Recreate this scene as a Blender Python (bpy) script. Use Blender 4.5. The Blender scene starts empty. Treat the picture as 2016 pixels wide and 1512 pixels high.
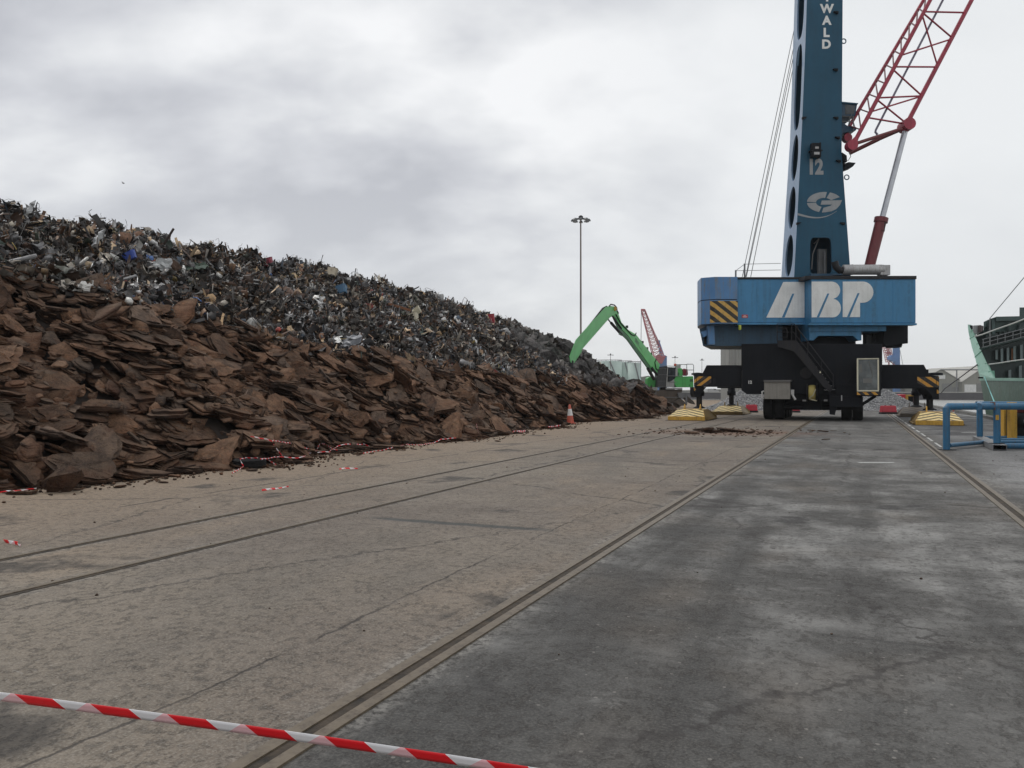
import bpy, bmesh, math, random
import numpy as np
from mathutils import Vector, Matrix, Euler

PI = math.pi
R = math.radians
scene = bpy.context.scene
COL = scene.collection

# ------------------------------------------------------------------ camera
# world axes: +Y runs along the quay (parallel to the rails), +X towards the water
YAW = R(23.1); PITCH = math.atan(14 / 1600.0); F = 1600.0; CX, CY = 1008.0, 756.0; CAMH = 1.65
cam_data = bpy.data.cameras.new('camera')
cam = bpy.data.objects.new('camera', cam_data); COL.objects.link(cam)
cam.location = (0, 0, CAMH)
cam.rotation_euler = (PI / 2 + PITCH, 0, YAW)
cam_data.sensor_width = 36.0
cam_data.lens = 36.0 * F / 2016.0
cam_data.clip_start = 0.05
cam_data.clip_end = 6000
scene.camera = cam

# ------------------------------------------------------------------ light
scene.view_settings.view_transform = 'Standard'
scene.view_settings.look = 'None'
scene.view_settings.exposure = 0.0
scene.view_settings.gamma = 1.0
scene.view_settings.use_curve_mapping = False
SUN_EL, SUN_AZ = R(52), R(-75)      # azimuth measured clockwise from +Y
sun_d = bpy.data.lights.new('sun', 'SUN')
sun = bpy.data.objects.new('sun', sun_d); COL.objects.link(sun)
sun_d.energy = 0.9; sun_d.angle = R(25); sun_d.color = (1.0, 0.97, 0.92)
sdir = Vector((math.sin(SUN_AZ) * math.cos(SUN_EL), math.cos(SUN_AZ) * math.cos(SUN_EL), math.sin(SUN_EL)))
sun.rotation_euler = (-sdir).to_track_quat('-Z', 'Y').to_euler()


class NT:
    """tiny node-tree helper"""
    def __init__(s, tree):
        s.t = tree
    def n(s, typ, ins=None, **props):
        nd = s.t.nodes.new(typ)
        for k, v in props.items():
            setattr(nd, k, v)
        for k, v in (ins or {}).items():
            sk = nd.inputs[k]
            if isinstance(v, bpy.types.NodeSocket):
                s.t.links.new(v, sk)
            else:
                sk.default_value = v
        return nd
    def m(s, op, a, b=0.0, c=0.0, clamp=False):
        nd = s.t.nodes.new('ShaderNodeMath'); nd.operation = op; nd.use_clamp = clamp
        for i, v in enumerate((a, b, c)):
            if isinstance(v, bpy.types.NodeSocket):
                s.t.links.new(v, nd.inputs[i])
            else:
                nd.inputs[i].default_value = v
        return nd.outputs[0]
    def noise(s, vec, scale, detail=4, rough=0.55, dist=0.0):
        return s.n('ShaderNodeTexNoise', {'Vector': vec, 'Scale': scale, 'Detail': detail, 'Roughness': rough, 'Distortion': dist}).outputs[0]
    def vor(s, vec, scale, out='Distance', feature='F1'):
        return s.n('ShaderNodeTexVoronoi', {'Vector': vec, 'Scale': scale}, feature=feature).outputs[out]
    def mapr(s, v, a, b, c=0.0, d=1.0):
        return s.n('ShaderNodeMapRange', {0: v, 1: a, 2: b, 3: c, 4: d}).outputs[0]
    def ramp(s, v, stops):
        nd = s.n('ShaderNodeValToRGB', {0: v})
        cr = nd.color_ramp
        while len(cr.elements) < len(stops):
            cr.elements.new(0.5)
        for e, (p, c) in zip(cr.elements, stops):
            e.position = p; e.color = (c[0], c[1], c[2], 1)
        return nd.outputs[0]
    def mix(s, fac, a, b, blend='MIX'):
        nd = s.t.nodes.new('ShaderNodeMix'); nd.data_type = 'RGBA'; nd.blend_type = blend
        for i, v in ((0, fac), (6, a), (7, b)):
            if isinstance(v, bpy.types.NodeSocket):
                s.t.links.new(v, nd.inputs[i])
            elif i == 0:
                nd.inputs[0].default_value = v
            else:
                nd.inputs[i].default_value = (v[0], v[1], v[2], 1)
        return nd.outputs[2]
    def scalev(s, vec, sc, loc=(0, 0, 0), rot=(0, 0, 0)):
        return s.n('ShaderNodeMapping', {'Vector': vec, 'Scale': sc, 'Location': loc, 'Rotation': rot}).outputs[0]
    def sep(s, vec):
        nd = s.n('ShaderNodeSeparateXYZ', {0: vec}); return nd.outputs


# ------------------------------------------------------------------ sky
world = bpy.data.worlds.new('World'); scene.world = world; world.use_nodes = True
wt = world.node_tree; wt.nodes.clear(); w = NT(wt)
sky = w.n('ShaderNodeTexSky', sky_type='NISHITA', sun_disc=False, sun_elevation=SUN_EL, sun_rotation=SUN_AZ)
bg1 = w.n('ShaderNodeBackground', {'Color': sky.outputs[0], 'Strength': 0.1})
gen = w.n('ShaderNodeTexCoord').outputs['Generated']
gr = w.n('ShaderNodeVectorRotate', {'Vector': gen, 'Angle': -YAW}, rotation_type='Z_AXIS').outputs[0]   # clouds drift in bands across the quay
gx, gy, gz = w.sep(gr)[0:3]
den = w.m('ADD', w.m('MAXIMUM', gz, 0.0), 0.55)
cu = w.m('DIVIDE', gx, den); cv = w.m('DIVIDE', gy, den)
cvec = w.n('ShaderNodeCombineXYZ', {0: cu, 1: cv, 2: 0.0}).outputs[0]
cm = w.scalev(cvec, (1.3, 2.0, 1), (2.3, 1.7, 0), (0, 0, R(-18)))
n1 = w.noise(cm, 1.55, 5, 0.48, 0.15)
cm2 = w.scalev(cvec, (2.4, 3.4, 1), (7.1, 3.7, 0), (0, 0, R(-14)))
n2 = w.noise(cm2, 2.8, 6, 0.55, 0.15)
dens = w.m('ADD', w.m('MULTIPLY', n1, 0.76), w.m('MULTIPLY', n2, 0.24))
dens = w.m('ADD', dens, w.m('MULTIPLY', gx, 0.10))       # thinner, brighter cover towards the dock
ccol = w.ramp(dens, [(0.37, (0.55, 0.56, 0.595)), (0.45, (0.68, 0.69, 0.72)), (0.52, (0.82, 0.83, 0.845)), (0.61, (0.98, 0.985, 0.99))])
ccol = w.mix(w.mapr(gx, 0.02, 0.34, 0.0, 0.8), ccol, (0.87, 0.89, 0.90))
hz = w.mapr(gz, 0.0, 0.24, 1.0, 0.0)
ccol = w.mix(w.m('MULTIPLY', hz, 0.62), ccol, (0.73, 0.75, 0.77))
bg2 = w.n('ShaderNodeBackground', {'Color': ccol, 'Strength': 1.0})
mixs = w.n('ShaderNodeMixShader', {0: 0.93, 1: bg1.outputs[0], 2: bg2.outputs[0]})
wt.links.new(mixs.outputs[0], w.n('ShaderNodeOutputWorld').inputs[0])

# ------------------------------------------------------------------ pixel -> place helpers
ca, sa = math.cos(YAW), math.sin(YAW)
R3 = Vector((ca, sa, 0)); F3 = Vector((-sa, ca, 0)); Z3 = Vector((0, 0, 1))
CAM = Vector((0, 0, CAMH))

def ray(px, py):
    u = (px - CX) / F; v = (CY - py) / F
    fy = math.cos(PITCH) - v * math.sin(PITCH); fz = math.sin(PITCH) + v * math.cos(PITCH)
    return (R3 * u + F3 * fy + Z3 * fz) / fy
def onD(px, py, D): return CAM + ray(px, py) * D
def onT(px, py, T):
    r = ray(px, py); return CAM + r * (T / r.y)
def onS(px, py, S):
    r = ray(px, py); return CAM + r * (S / r.x)
def ground(px, py, z=0.0):
    r = ray(px, py); return CAM + r * ((z - CAMH) / r.z)
def proj(p):
    d = Vector(p) - CAM
    D = d.dot(F3); X = d.dot(R3)
    c, s_ = math.cos(PITCH), math.sin(PITCH)
    y = D * c + d.z * s_; z = -D * s_ + d.z * c
    return CX + F * X / y, CY - F * z / y, D

# ------------------------------------------------------------------ mesh helpers
class MB:
    def __init__(s):
        s.v = []; s.f = []; s.m = []; s.sm = []
    def add(s, vs, fs, mi=0, smooth=False):
        o = len(s.v); s.v.extend([Vector(p) for p in vs])
        for f in fs:
            s.f.append([o + i for i in f]); s.m.append(mi); s.sm.append(smooth)
        return s
    def box(s, c, size, X=Vector((1, 0, 0)), Y=Vector((0, 1, 0)), Z=Z3, mi=0):
        c = Vector(c); hx, hy, hz = size[0] / 2, size[1] / 2, size[2] / 2
        vs = [c + X * (hx * a) + Y * (hy * b) + Z * (hz * d) for d in (-1, 1) for b in (-1, 1) for a in (-1, 1)]
        return s.add(vs, [(0, 2, 3, 1), (4, 5, 7, 6), (0, 1, 5, 4), (2, 6, 7, 3), (0, 4, 6, 2), (1, 3, 7, 5)], mi)
    def span(s, a, b, mi=0):
        a = Vector(a); b = Vector(b); return s.box((a + b) / 2, [abs(b[i] - a[i]) for i in range(3)], mi=mi)
    def prism(s, pts, ext, mi=0):
        n = len(pts); pts = [Vector(p) for p in pts]; ext = Vector(ext)
        return s.add(pts + [p + ext for p in pts], [list(range(n)), list(range(2 * n - 1, n - 1, -1))] + [(i, i + n, (i + 1) % n + n, (i + 1) % n) for i in range(n)], mi)
    def loft(s, rings, caps=True, closed=True, mi=0, smooth=False):
        n = len(rings[0]); vs = [p for r in rings for p in r]; fs = []
        for k in range(len(rings) - 1):
            for i in range(n if closed else n - 1):
                j = (i + 1) % n
                fs.append((k * n + i, k * n + j, (k + 1) * n + j, (k + 1) * n + i))
        s.add(vs, fs, mi, smooth)
        if caps and closed:
            s.add(rings[0], [list(range(n - 1, -1, -1))], mi); s.add(rings[-1], [list(range(n))], mi)
        return s
    def tube(s, p0, p1, r0, r1=None, n=8, mi=0):
        return s.path([p0, p1], r0, n, mi, r1)
    def path(s, pts, r, n=6, mi=0, r1=None, caps=True):
        pts = [Vector(p) for p in pts]; rings = []
        up = None
        for i, p in enumerate(pts):
            d = (pts[min(i + 1, len(pts) - 1)] - pts[max(i - 1, 0)])
            if d.length < 1e-9: d = Vector((0, 0, 1))
            d.normalize()
            if up is None:
                up = d.cross(Vector((0, 0, 1)) if abs(d.z) < 0.9 else Vector((1, 0, 0))).normalized()
            else:
                up = (up - d * up.dot(d)).normalized()
            q = d.cross(up)
            rr = r if r1 is None else r + (r1 - r) * i / max(1, len(pts) - 1)
            rings.append([p + up * (rr * math.cos(2 * PI * k / n)) + q * (rr * math.sin(2 * PI * k / n)) for k in range(n)])
        return s.loft(rings, caps, True, mi, n > 4)
    def lathe(s, c, axis, prof, n=20, mi=0, smooth=True):
        c = Vector(c); axis = Vector(axis).normalized()
        a = axis.cross(Vector((0, 0, 1)) if abs(axis.z) < 0.9 else Vector((1, 0, 0))).normalized(); b = axis.cross(a)
        rings = [[c + axis * h + a * (r * math.cos(2 * PI * k / n)) + b * (r * math.sin(2 * PI * k / n)) for k in range(n)] for r, h in prof]
        return s.loft(rings, True, True, mi, smooth)
    # pixel-measured pieces (each at its own distance and thickness)
    def cpoly(s, pix, D, depth, mi=0): return s.prism([onD(x, y, D) for x, y in pix], F3 * depth, mi)
    def crect(s, x0, y0, x1, y1, D, depth, mi=0): return s.cpoly([(x0, y0), (x1, y0), (x1, y1), (x0, y1)], D, depth, mi)
    def tpoly(s, pix, T, depth, mi=0): return s.prism([onT(x, y, T) for x, y in pix], (0, depth, 0), mi)
    def trect(s, x0, y0, x1, y1, T, depth, mi=0):
        a = onT(x0, y1, T); b = onT(x1, y0, T); return s.span((a.x, T, a.z), (b.x, T + depth, b.z), mi)
    def spoly(s, pix, S, depth, mi=0): return s.prism([onS(x, y, S) for x, y in pix], (depth, 0, 0), mi)

MW = {}
def tag(o, label=None, cat=None, group=None, kind=None):
    if label: o['label'] = label
    if cat: o['category'] = cat
    if group: o['group'] = group
    if kind: o['kind'] = kind
    return o

def thing(name, label, cat, loc=(0, 0, 0), rz=0.0, group=None):
    o = bpy.data.objects.new(name, None); COL.objects.link(o); o.empty_display_size = 0.3
    o.location = loc; o.rotation_euler = (0, 0, rz)
    MW[o.name] = Matrix.Translation(Vector(loc)) @ Matrix.Rotation(rz, 4, 'Z')
    return tag(o, label, cat, group)

def mesh_of(name, mb, mats, M=None, smooth=None):
    me = bpy.data.meshes.new(name)
    vs = mb.v if M is None else [M @ v for v in mb.v]
    me.from_pydata([tuple(v) for v in vs], [], mb.f)
    for m_ in (mats if isinstance(mats, (list, tuple)) else [mats]): me.materials.append(m_)
    me.polygons.foreach_set('material_index', mb.m)
    me.polygons.foreach_set('use_smooth', mb.sm)
    bm = bmesh.new(); bm.from_mesh(me); bmesh.ops.recalc_face_normals(bm, faces=bm.faces); bm.to_mesh(bm_target(me)); bm.free()
    return me
def bm_target(me): return me

def islands(mb):
    par = {}
    def find(a):
        while par.setdefault(a, a) != a: a = par[a]
        return a
    key = [tuple(round(c, 4) for c in v) for v in mb.v]
    for f in mb.f:
        for i in f[1:]:
            a, b_ = find(key[f[0]]), find(key[i])
            if a != b_: par[a] = b_
    groups = {}
    for k, f in enumerate(mb.f): groups.setdefault(find(key[f[0]]), []).append(k)
    out = []
    for ks in groups.values():
        q = MB(); mp = {}
        for k in ks:
            for i in mb.f[k]:
                if i not in mp: mp[i] = len(q.v); q.v.append(mb.v[i])
            q.f.append([mp[i] for i in mb.f[k]]); q.m.append(mb.m[k]); q.sm.append(mb.sm[k])
        out.append(q)
    return out
SPLIT = set('boom_foot deck_railing_post letter_slot abp_lettering chassis_edge cabinet_cable_box hydraulic_hose arm_cylinder axle tower_cleat lifting_eye boom_chord hoist_rope hazard_stripe boom_foot_strut door_fittings step_sticker ring_strut reel_flange undercarriage tool_box yellow_post coaming_bracket hold_frame hatch_rim locating_lug bulwark_rib stack_fin chassis_fittings body_grille counterweight operator_cab skid filler_cap tower_step cab_door lower_rail base_plate cylinder_hose outrigger_arm_cap floodlight_glass cladding_trim roof_edge tower_diaphragm emblem tower_emblem hydraulic_unit stair_stringer window_frame machinery_house slewing_ring frame_bracket'.split())
def obj(name, mb, mats, parent=None, loc=None, rz=0.0, bevel=0.0, auto=True):
    if parent is not None and name in SPLIT:
        isl = islands(mb)
        if 1 < len(isl) <= 40:
            return [obj1(name, q, mats, parent, loc, rz, bevel) for q in isl][0]
    return obj1(name, mb, mats, parent, loc, rz, bevel)

def obj1(name, mb, mats, parent=None, loc=None, rz=0.0, bevel=0.0):
    """mb is given in world coordinates (or in the frame loc/rz when local to nothing)"""
    if parent is not None:
        M = MW[parent.name].inverted(); o = bpy.data.objects.new(name, mesh_of(name, mb, mats, M)); o.parent = parent
        MW_o = MW[parent.name]
    else:
        if loc is None:
            xs = [v.x for v in mb.v]; ys = [v.y for v in mb.v]; zs = [v.z for v in mb.v]
            loc = ((min(xs) + max(xs)) / 2, (min(ys) + max(ys)) / 2, min(zs))
        MW_o = Matrix.Translation(Vector(loc)) @ Matrix.Rotation(rz, 4, 'Z')
        o = bpy.data.objects.new(name, mesh_of(name, mb, mats, MW_o.inverted())); o.location = loc; o.rotation_euler = (0, 0, rz)
    COL.objects.link(o); MW[o.name] = MW_o
    if bevel > 0:
        b = o.modifiers.new('bevel', 'BEVEL'); b.width = bevel; b.segments = 2; b.limit_method = 'ANGLE'; b.angle_limit = R(40); b.use_clamp_overlap = True
    return o

def structure(name, mb, mats, loc=(0, 0, 0)):
    return tag(obj(name, mb, mats, None, loc), kind='structure')

def dup(root, loc, rz=0.0, label=None, scale=None):
    r = root.copy(); COL.objects.link(r); r.location = loc; r.rotation_euler = (0, 0, rz)
    if scale: r.scale = (scale,) * 3
    if label: r['label'] = label
    MW[r.name] = Matrix.Translation(Vector(loc)) @ Matrix.Rotation(rz, 4, 'Z')
    for ch in list(root.children):
        c = ch.copy(); COL.objects.link(c); c.parent = r
        for g in list(ch.children):
            d = g.copy(); COL.objects.link(d); d.parent = c
    return r

def lettering(name, body, center, height, right, up, mat, parent, ext=0.01, bold=0.03, width=1.0, shear=0.0):
    cu = bpy.data.curves.new(name, 'FONT'); cu.body = body; cu.align_x = 'CENTER'; cu.align_y = 'CENTER'
    cu.size = 1.0; cu.offset = bold; cu.extrude = 0.0; cu.shear = shear; cu.resolution_u = 4
    ob = bpy.data.objects.new(name + '_curve', cu); COL.objects.link(ob)
    me = bpy.data.meshes.new_from_object(ob.evaluated_get(bpy.context.evaluated_depsgraph_get()))
    bpy.data.objects.remove(ob)
    vs = np.array([v.co[:] for v in me.vertices]); lo = vs.min(0); hi = vs.max(0); mid = (lo + hi) / 2
    k = height / (hi[1] - lo[1]); right = Vector(right); up = Vector(up); nrm = right.cross(up)
    b = MB()
    P = [Vector(center) + right * ((v[0] - mid[0]) * k * width) + up * ((v[1] - mid[1]) * k) for v in vs]
    fs = [list(p.vertices) for p in me.polygons]
    b.add([p + nrm * ext for p in P], fs)
    bpy.data.meshes.remove(me)
    return obj(name, b, mat, parent)

# ------------------------------------------------------------------ materials
def new_mat(name):
    m_ = bpy.data.materials.new(name); m_.use_nodes = True; t = m_.node_tree; t.nodes.clear()
    n = NT(t); out = n.n('ShaderNodeOutputMaterial'); bs = n.n('ShaderNodeBsdfPrincipled')
    t.links.new(bs.outputs[0], out.inputs[0]); return m_, n, bs
def setin(n, nd, name, v):
    if isinstance(v, bpy.types.NodeSocket): n.t.links.new(v, nd.inputs[name])
    elif isinstance(v, (tuple, list)) and len(v) == 3: nd.inputs[name].default_value = (*v, 1)
    else: nd.inputs[name].default_value = v
def bump(n, bs, h, strength=0.5, dist=0.02):
    b = n.n('ShaderNodeBump', {'Height': h, 'Strength': strength, 'Distance': dist}); n.t.links.new(b.outputs[0], bs.inputs['Normal'])

def paint(name, col, rough=0.45, dirt=0.35, dcol=(0.10, 0.075, 0.05), scale=1.0, metal=0.0, streak=True, bmp=0.15, rust=0.0, spec=0.5):
    m_, n, bs = new_mat(name); bs.inputs['Specular IOR Level'].default_value = spec
    oc = n.n('ShaderNodeTexCoord').outputs['Object']
    a = n.noise(oc, 0.8 * scale, 5, 0.6)
    st = n.noise(n.scalev(oc, (6 * scale, 6 * scale, 0.5 * scale) if streak else (3 * scale,) * 3), 1.0, 4, 0.6)
    fine = n.noise(oc, 9 * scale, 4, 0.65)
    c = n.mix(n.mapr(a, 0.3, 0.7), tuple(x * 0.86 for x in col), tuple(min(1, x * 1.1 + 0.004) for x in col))
    f = n.m('MULTIPLY', n.mapr(st, 0.46, 0.66), dirt, clamp=True)
    f = n.m('MULTIPLY', f, n.mapr(fine, 0.3, 0.6), clamp=True)
    c = n.mix(f, c, dcol)
    if rust > 0:
        rs = n.mapr(n.noise(oc, 3.5 * scale, 6, 0.7), 0.62, 0.68)
        c = n.mix(n.m('MULTIPLY', rs, rust), c, (0.13, 0.05, 0.02))
    setin(n, bs, 'Base Color', c); bs.inputs['Metallic'].default_value = metal
    setin(n, bs, 'Roughness', n.mapr(fine, 0.2, 0.8, rough * 0.8, min(1, rough * 1.25)))
    if bmp: bump(n, bs, fine, bmp, 0.01)
    return m_

def stripes(name, ca_, cb_, vec, period, absx=None, rough=0.55, duty=0.5):
    """painted warning stripes: value = dot(object coords, vec) (+ absx*|x|)"""
    m_, n, bs = new_mat(name)
    oc = n.n('ShaderNodeTexCoord').outputs['Object']; x, y, z = n.sep(oc)[0:3]
    if absx is not None: 
        v = n.m('ADD', n.m('MULTIPLY', n.m('ABSOLUTE', x), absx), n.m('ADD', n.m('MULTIPLY', y, vec[1]), n.m('MULTIPLY', z, vec[2])))
    else:
        v = n.m('ADD', n.m('MULTIPLY', x, vec[0]), n.m('ADD', n.m('MULTIPLY', y, vec[1]), n.m('MULTIPLY', z, vec[2])))
    fr = n.m('FRACT', n.m('ADD', n.m('DIVIDE', v, period), 100.0))
    s_ = n.m('LESS_THAN', fr, duty)
    no = n.noise(oc, 6, 5, 0.65)
    c = n.mix(s_, cb_, ca_)
    c = n.mix(n.m('MULTIPLY', n.mapr(no, 0.5, 0.72), 0.55), c, (0.13, 0.10, 0.06))
    setin(n, bs, 'Base Color', c); bs.inputs['Roughness'].default_value = rough
    bump(n, bs, no, 0.1, 0.01)
    return m_

BLUE = paint('house_blue_paint', (0.042, 0.205, 0.39), 0.45, 0.7, (0.035, 0.11, 0.16), 0.55)
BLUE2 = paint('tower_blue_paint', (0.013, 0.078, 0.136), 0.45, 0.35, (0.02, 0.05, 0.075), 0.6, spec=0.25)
BLUE3 = paint('counterweight_blue_paint', (0.075, 0.21, 0.43), 0.40, 0.85, (0.17, 0.16, 0.115), 1.0)
BLUE4 = paint('barrier_blue_paint', (0.030, 0.150, 0.285), 0.42, 0.7, (0.09, 0.085, 0.08), 3.0, rust=0.8)
TEAL = paint('slew_frame_blue_paint', (0.022, 0.075, 0.135), 0.5, 0.5, (0.02, 0.025, 0.03), 1.0)
BLACK = paint('chassis_black_paint', (0.0065, 0.008, 0.012), 0.55, 0.4, (0.018, 0.017, 0.016), 1.2, spec=0.15)
DARK = paint('dark_steel', (0.018, 0.018, 0.021), 0.55, 0.4, (0.04, 0.033, 0.026), 2, spec=0.25)
RAILG = paint('grey_galvanised_steel', (0.16, 0.165, 0.17), 0.5, 0.35, (0.08, 0.07, 0.06), 3)
RED = paint('boom_red_paint', (0.36, 0.026, 0.058), 0.45, 0.35, (0.09, 0.03, 0.03), 1.5)
DRED = paint('dark_red_paint', (0.16, 0.02, 0.025), 0.45, 0.4, (0.05, 0.02, 0.02), 1.5)
SILVER = paint('polished_rod_steel', (0.46, 0.47, 0.50), 0.25, 0.1, (0.3, 0.3, 0.3), 2, metal=0.6)
ALU = paint('exhaust_silver', (0.42, 0.42, 0.42), 0.4, 0.6, (0.16, 0.10, 0.07), 2.5, metal=0.3)
WHITE = paint('white_paint', (0.78, 0.78, 0.76), 0.5, 0.25, (0.35, 0.33, 0.3), 1.2)
LOGOG = paint('faded_silver_lettering', (0.30, 0.31, 0.32), 0.5, 0.2, (0.15, 0.15, 0.15), 2)
CREAM = paint('cream_frame_paint', (0.70, 0.66, 0.50), 0.5, 0.25, (0.3, 0.25, 0.15), 3)
BEIGE = paint('cabinet_beige', (0.26, 0.245, 0.215), 0.5, 0.35, (0.12, 0.1, 0.08), 2)
GREEN = paint('excavator_green_paint', (0.085, 0.46, 0.115), 0.4, 0.35, (0.10, 0.12, 0.05), 1.5)
DGREEN = paint('underside_shade_grille_green', (0.03, 0.14, 0.05), 0.5, 0.4, (0.04, 0.05, 0.03), 1.5)  # darker green with the boom's underside shade in the colour; also colours the grilles
DUSTY = paint('dusty_undercarriage', (0.085, 0.068, 0.055), 0.75, 0.5, (0.14, 0.11, 0.085), 2)
YELLOW = paint('pad_yellow_paint', (0.60, 0.34, 0.045), 0.5, 0.5, (0.16, 0.10, 0.04), 2, rust=0.5)
BROWNY = paint('pad_end_ochre', (0.20, 0.125, 0.03), 0.6, 0.5, (0.06, 0.04, 0.02), 2)
RUBBER = paint('tyre_rubber', (0.010, 0.010, 0.011), 0.75, 0.3, (0.03, 0.028, 0.025), 4, bmp=0.3, spec=0.2)
HULL = paint('hull_green_paint', (0.042, 0.110, 0.072), 0.5, 0.75, (0.065, 0.075, 0.05), 0.35)
HULLL = paint('bow_pale_green_paint', (0.16, 0.35, 0.26), 0.45, 0.35, (0.12, 0.25, 0.19), 0.5)
HOLD = paint('hold_dark_green', (0.012, 0.026, 0.024), 0.55, 0.5, (0.02, 0.02, 0.018), 0.6)
HATCH = paint('hatch_green', (0.030, 0.062, 0.055), 0.5, 0.5, (0.02, 0.03, 0.025), 0.8)
ROPEW = paint('white_rope', (0.6, 0.6, 0.57), 0.8, 0.2, (0.3, 0.28, 0.25), 5)
ROPEC = paint('cyan_rope', (0.2, 0.5, 0.48), 0.8, 0.2, (0.1, 0.25, 0.25), 5)
REDP = paint('red_plastic', (0.55, 0.02, 0.045), 0.45, 0.25, (0.2, 0.05, 0.05), 2)
ORANGE = paint('cone_orange', (0.50, 0.085, 0.045), 0.5, 0.6, (0.2, 0.08, 0.05), 4)
RETRO = paint('cone_white_sleeve', (0.75, 0.74, 0.72), 0.45, 0.45, (0.35, 0.3, 0.26), 6)
STEELRAIL = paint('worn_rail_steel', (0.150, 0.118, 0.080), 0.5, 0.75, (0.06, 0.042, 0.028), 5, metal=0.15, streak=False)
SHED = paint('shed_cladding', (0.27, 0.265, 0.225), 0.7, 0.3, (0.2, 0.19, 0.16), 0.1)
SHEDROOF = paint('shed_roof', (0.45, 0.44, 0.40), 0.7, 0.3, (0.3, 0.29, 0.26), 0.1)
SHEDDOOR = paint('shed_door_grey', (0.20, 0.20, 0.19), 0.6, 0.2, (0.12, 0.12, 0.12), 0.2)
TANK = paint('tank_pale_green', (0.50, 0.62, 0.56), 0.6, 0.2, (0.35, 0.42, 0.38), 0.1)
QUAYW = paint('far_quay_wall', (0.06, 0.055, 0.06), 0.8, 0.4, (0.03, 0.03, 0.03), 0.2)
FARLAND = paint('far_land', (0.13, 0.125, 0.10), 0.9, 0.3, (0.08, 0.09, 0.06), 0.02)
YCABLE = paint('yellow_cable', (0.50, 0.40, 0.12), 0.6, 0.3, (0.2, 0.16, 0.06), 6)
LIME = paint('lime_lamp', (0.55, 0.62, 0.08), 0.5, 0.1, (0.3, 0.3, 0.1), 5)
HAZ = stripes('hazard_stripes_house', (0.60, 0.36, 0.08), (0.02, 0.018, 0.016), (0.62 * ca, 0.62 * sa, 0.79), 0.42)
HAZL = stripes('hazard_stripes_left_beam', (0.60, 0.30, 0.04), (0.014, 0.014, 0.018), (0.6, 0.0, -0.8), 0.36, duty=0.45)
HAZR = stripes('hazard_stripes_right_beam', (0.60, 0.30, 0.04), (0.014, 0.014, 0.018), (0.6, 0.0, 0.8), 0.36, duty=0.45)
CHEV = stripes('pad_chevrons', (0.80, 0.62, 0.28), (0.12, 0.085, 0.03), (0, 0.62, 0.35), 0.27, absx=0.45, duty=0.58)
CHEVD = stripes('pad_chevrons_dirty', (0.16, 0.13, 0.10), (0.07, 0.058, 0.05), (0, 0.62, 0.35), 0.27, absx=0.45, duty=0.58)

def corrugated(name, col):
    m_, n, bs = new_mat(name)
    oc = n.n('ShaderNodeTexCoord').outputs['Object']; x, y, z = n.sep(oc)[0:3]
    wv = n.m('SINE', n.m('MULTIPLY', n.m('ADD', x, y), 2 * PI / 0.5))
    no = n.noise(n.scalev(oc, (1, 1, 0.1)), 1.2, 4)
    setin(n, bs, 'Base Color', n.mix(n.mapr(no, 0.3, 0.7), tuple(c * .8 for c in col), tuple(c * 1.1 for c in col)))
    bs.inputs['Roughness'].default_value = 0.6; bump(n, bs, wv, 0.8, 0.08); return m_
CORR = corrugated('corrugated_cladding', (0.27, 0.275, 0.26))

def glass(name, col=(0.03, 0.035, 0.04)):
    m_, n, bs = new_mat(name)
    oc = n.n('ShaderNodeTexCoord').outputs['Object']
    setin(n, bs, 'Base Color', n.mix(n.mapr(n.noise(oc, 1.5, 3), 0.4, 0.65), col, tuple(c * 2.2 for c in col)))
    bs.inputs['Roughness'].default_value = 0.12; return m_
GLASS = glass('tinted_glass')
GLASSG = glass('dusty_cab_glass', (0.075, 0.085, 0.085))

def tape_mat():
    m_, n, bs = new_mat('red_white_tape')
    uv = n.n('ShaderNodeAttribute', attribute_name='along').outputs['Fac']
    ac = n.n('ShaderNodeAttribute', attribute_name='across').outputs['Fac']
    v = n.m('ADD', uv, n.m('MULTIPLY', ac, 0.16))
    fr = n.m('FRACT', n.m('ADD', v, 50.0))
    red = n.m('LESS_THAN', fr, 0.50)
    # the tape is folded lengthwise: the rear layer shows through the white as pink
    fr2 = n.m('FRACT', n.m('ADD', n.m('SUBTRACT', uv, n.m('MULTIPLY', ac, 0.16)), 50.0))
    back = n.m('GREATER_THAN', fr2, 0.62)
    low = n.m('ADD', 0.72, n.m('MULTIPLY', ac, 0.28))
    c = n.mix(n.m('MULTIPLY', back, n.m('MULTIPLY', low, 0.55)), (0.90, 0.88, 0.89), (0.90, 0.16, 0.20))
    c = n.mix(red, c, (0.86, 0.014, 0.022))
    setin(n, bs, 'Base Color', c); bs.inputs['Roughness'].default_value = 0.35
    return m_
TAPE = tape_mat()

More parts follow.
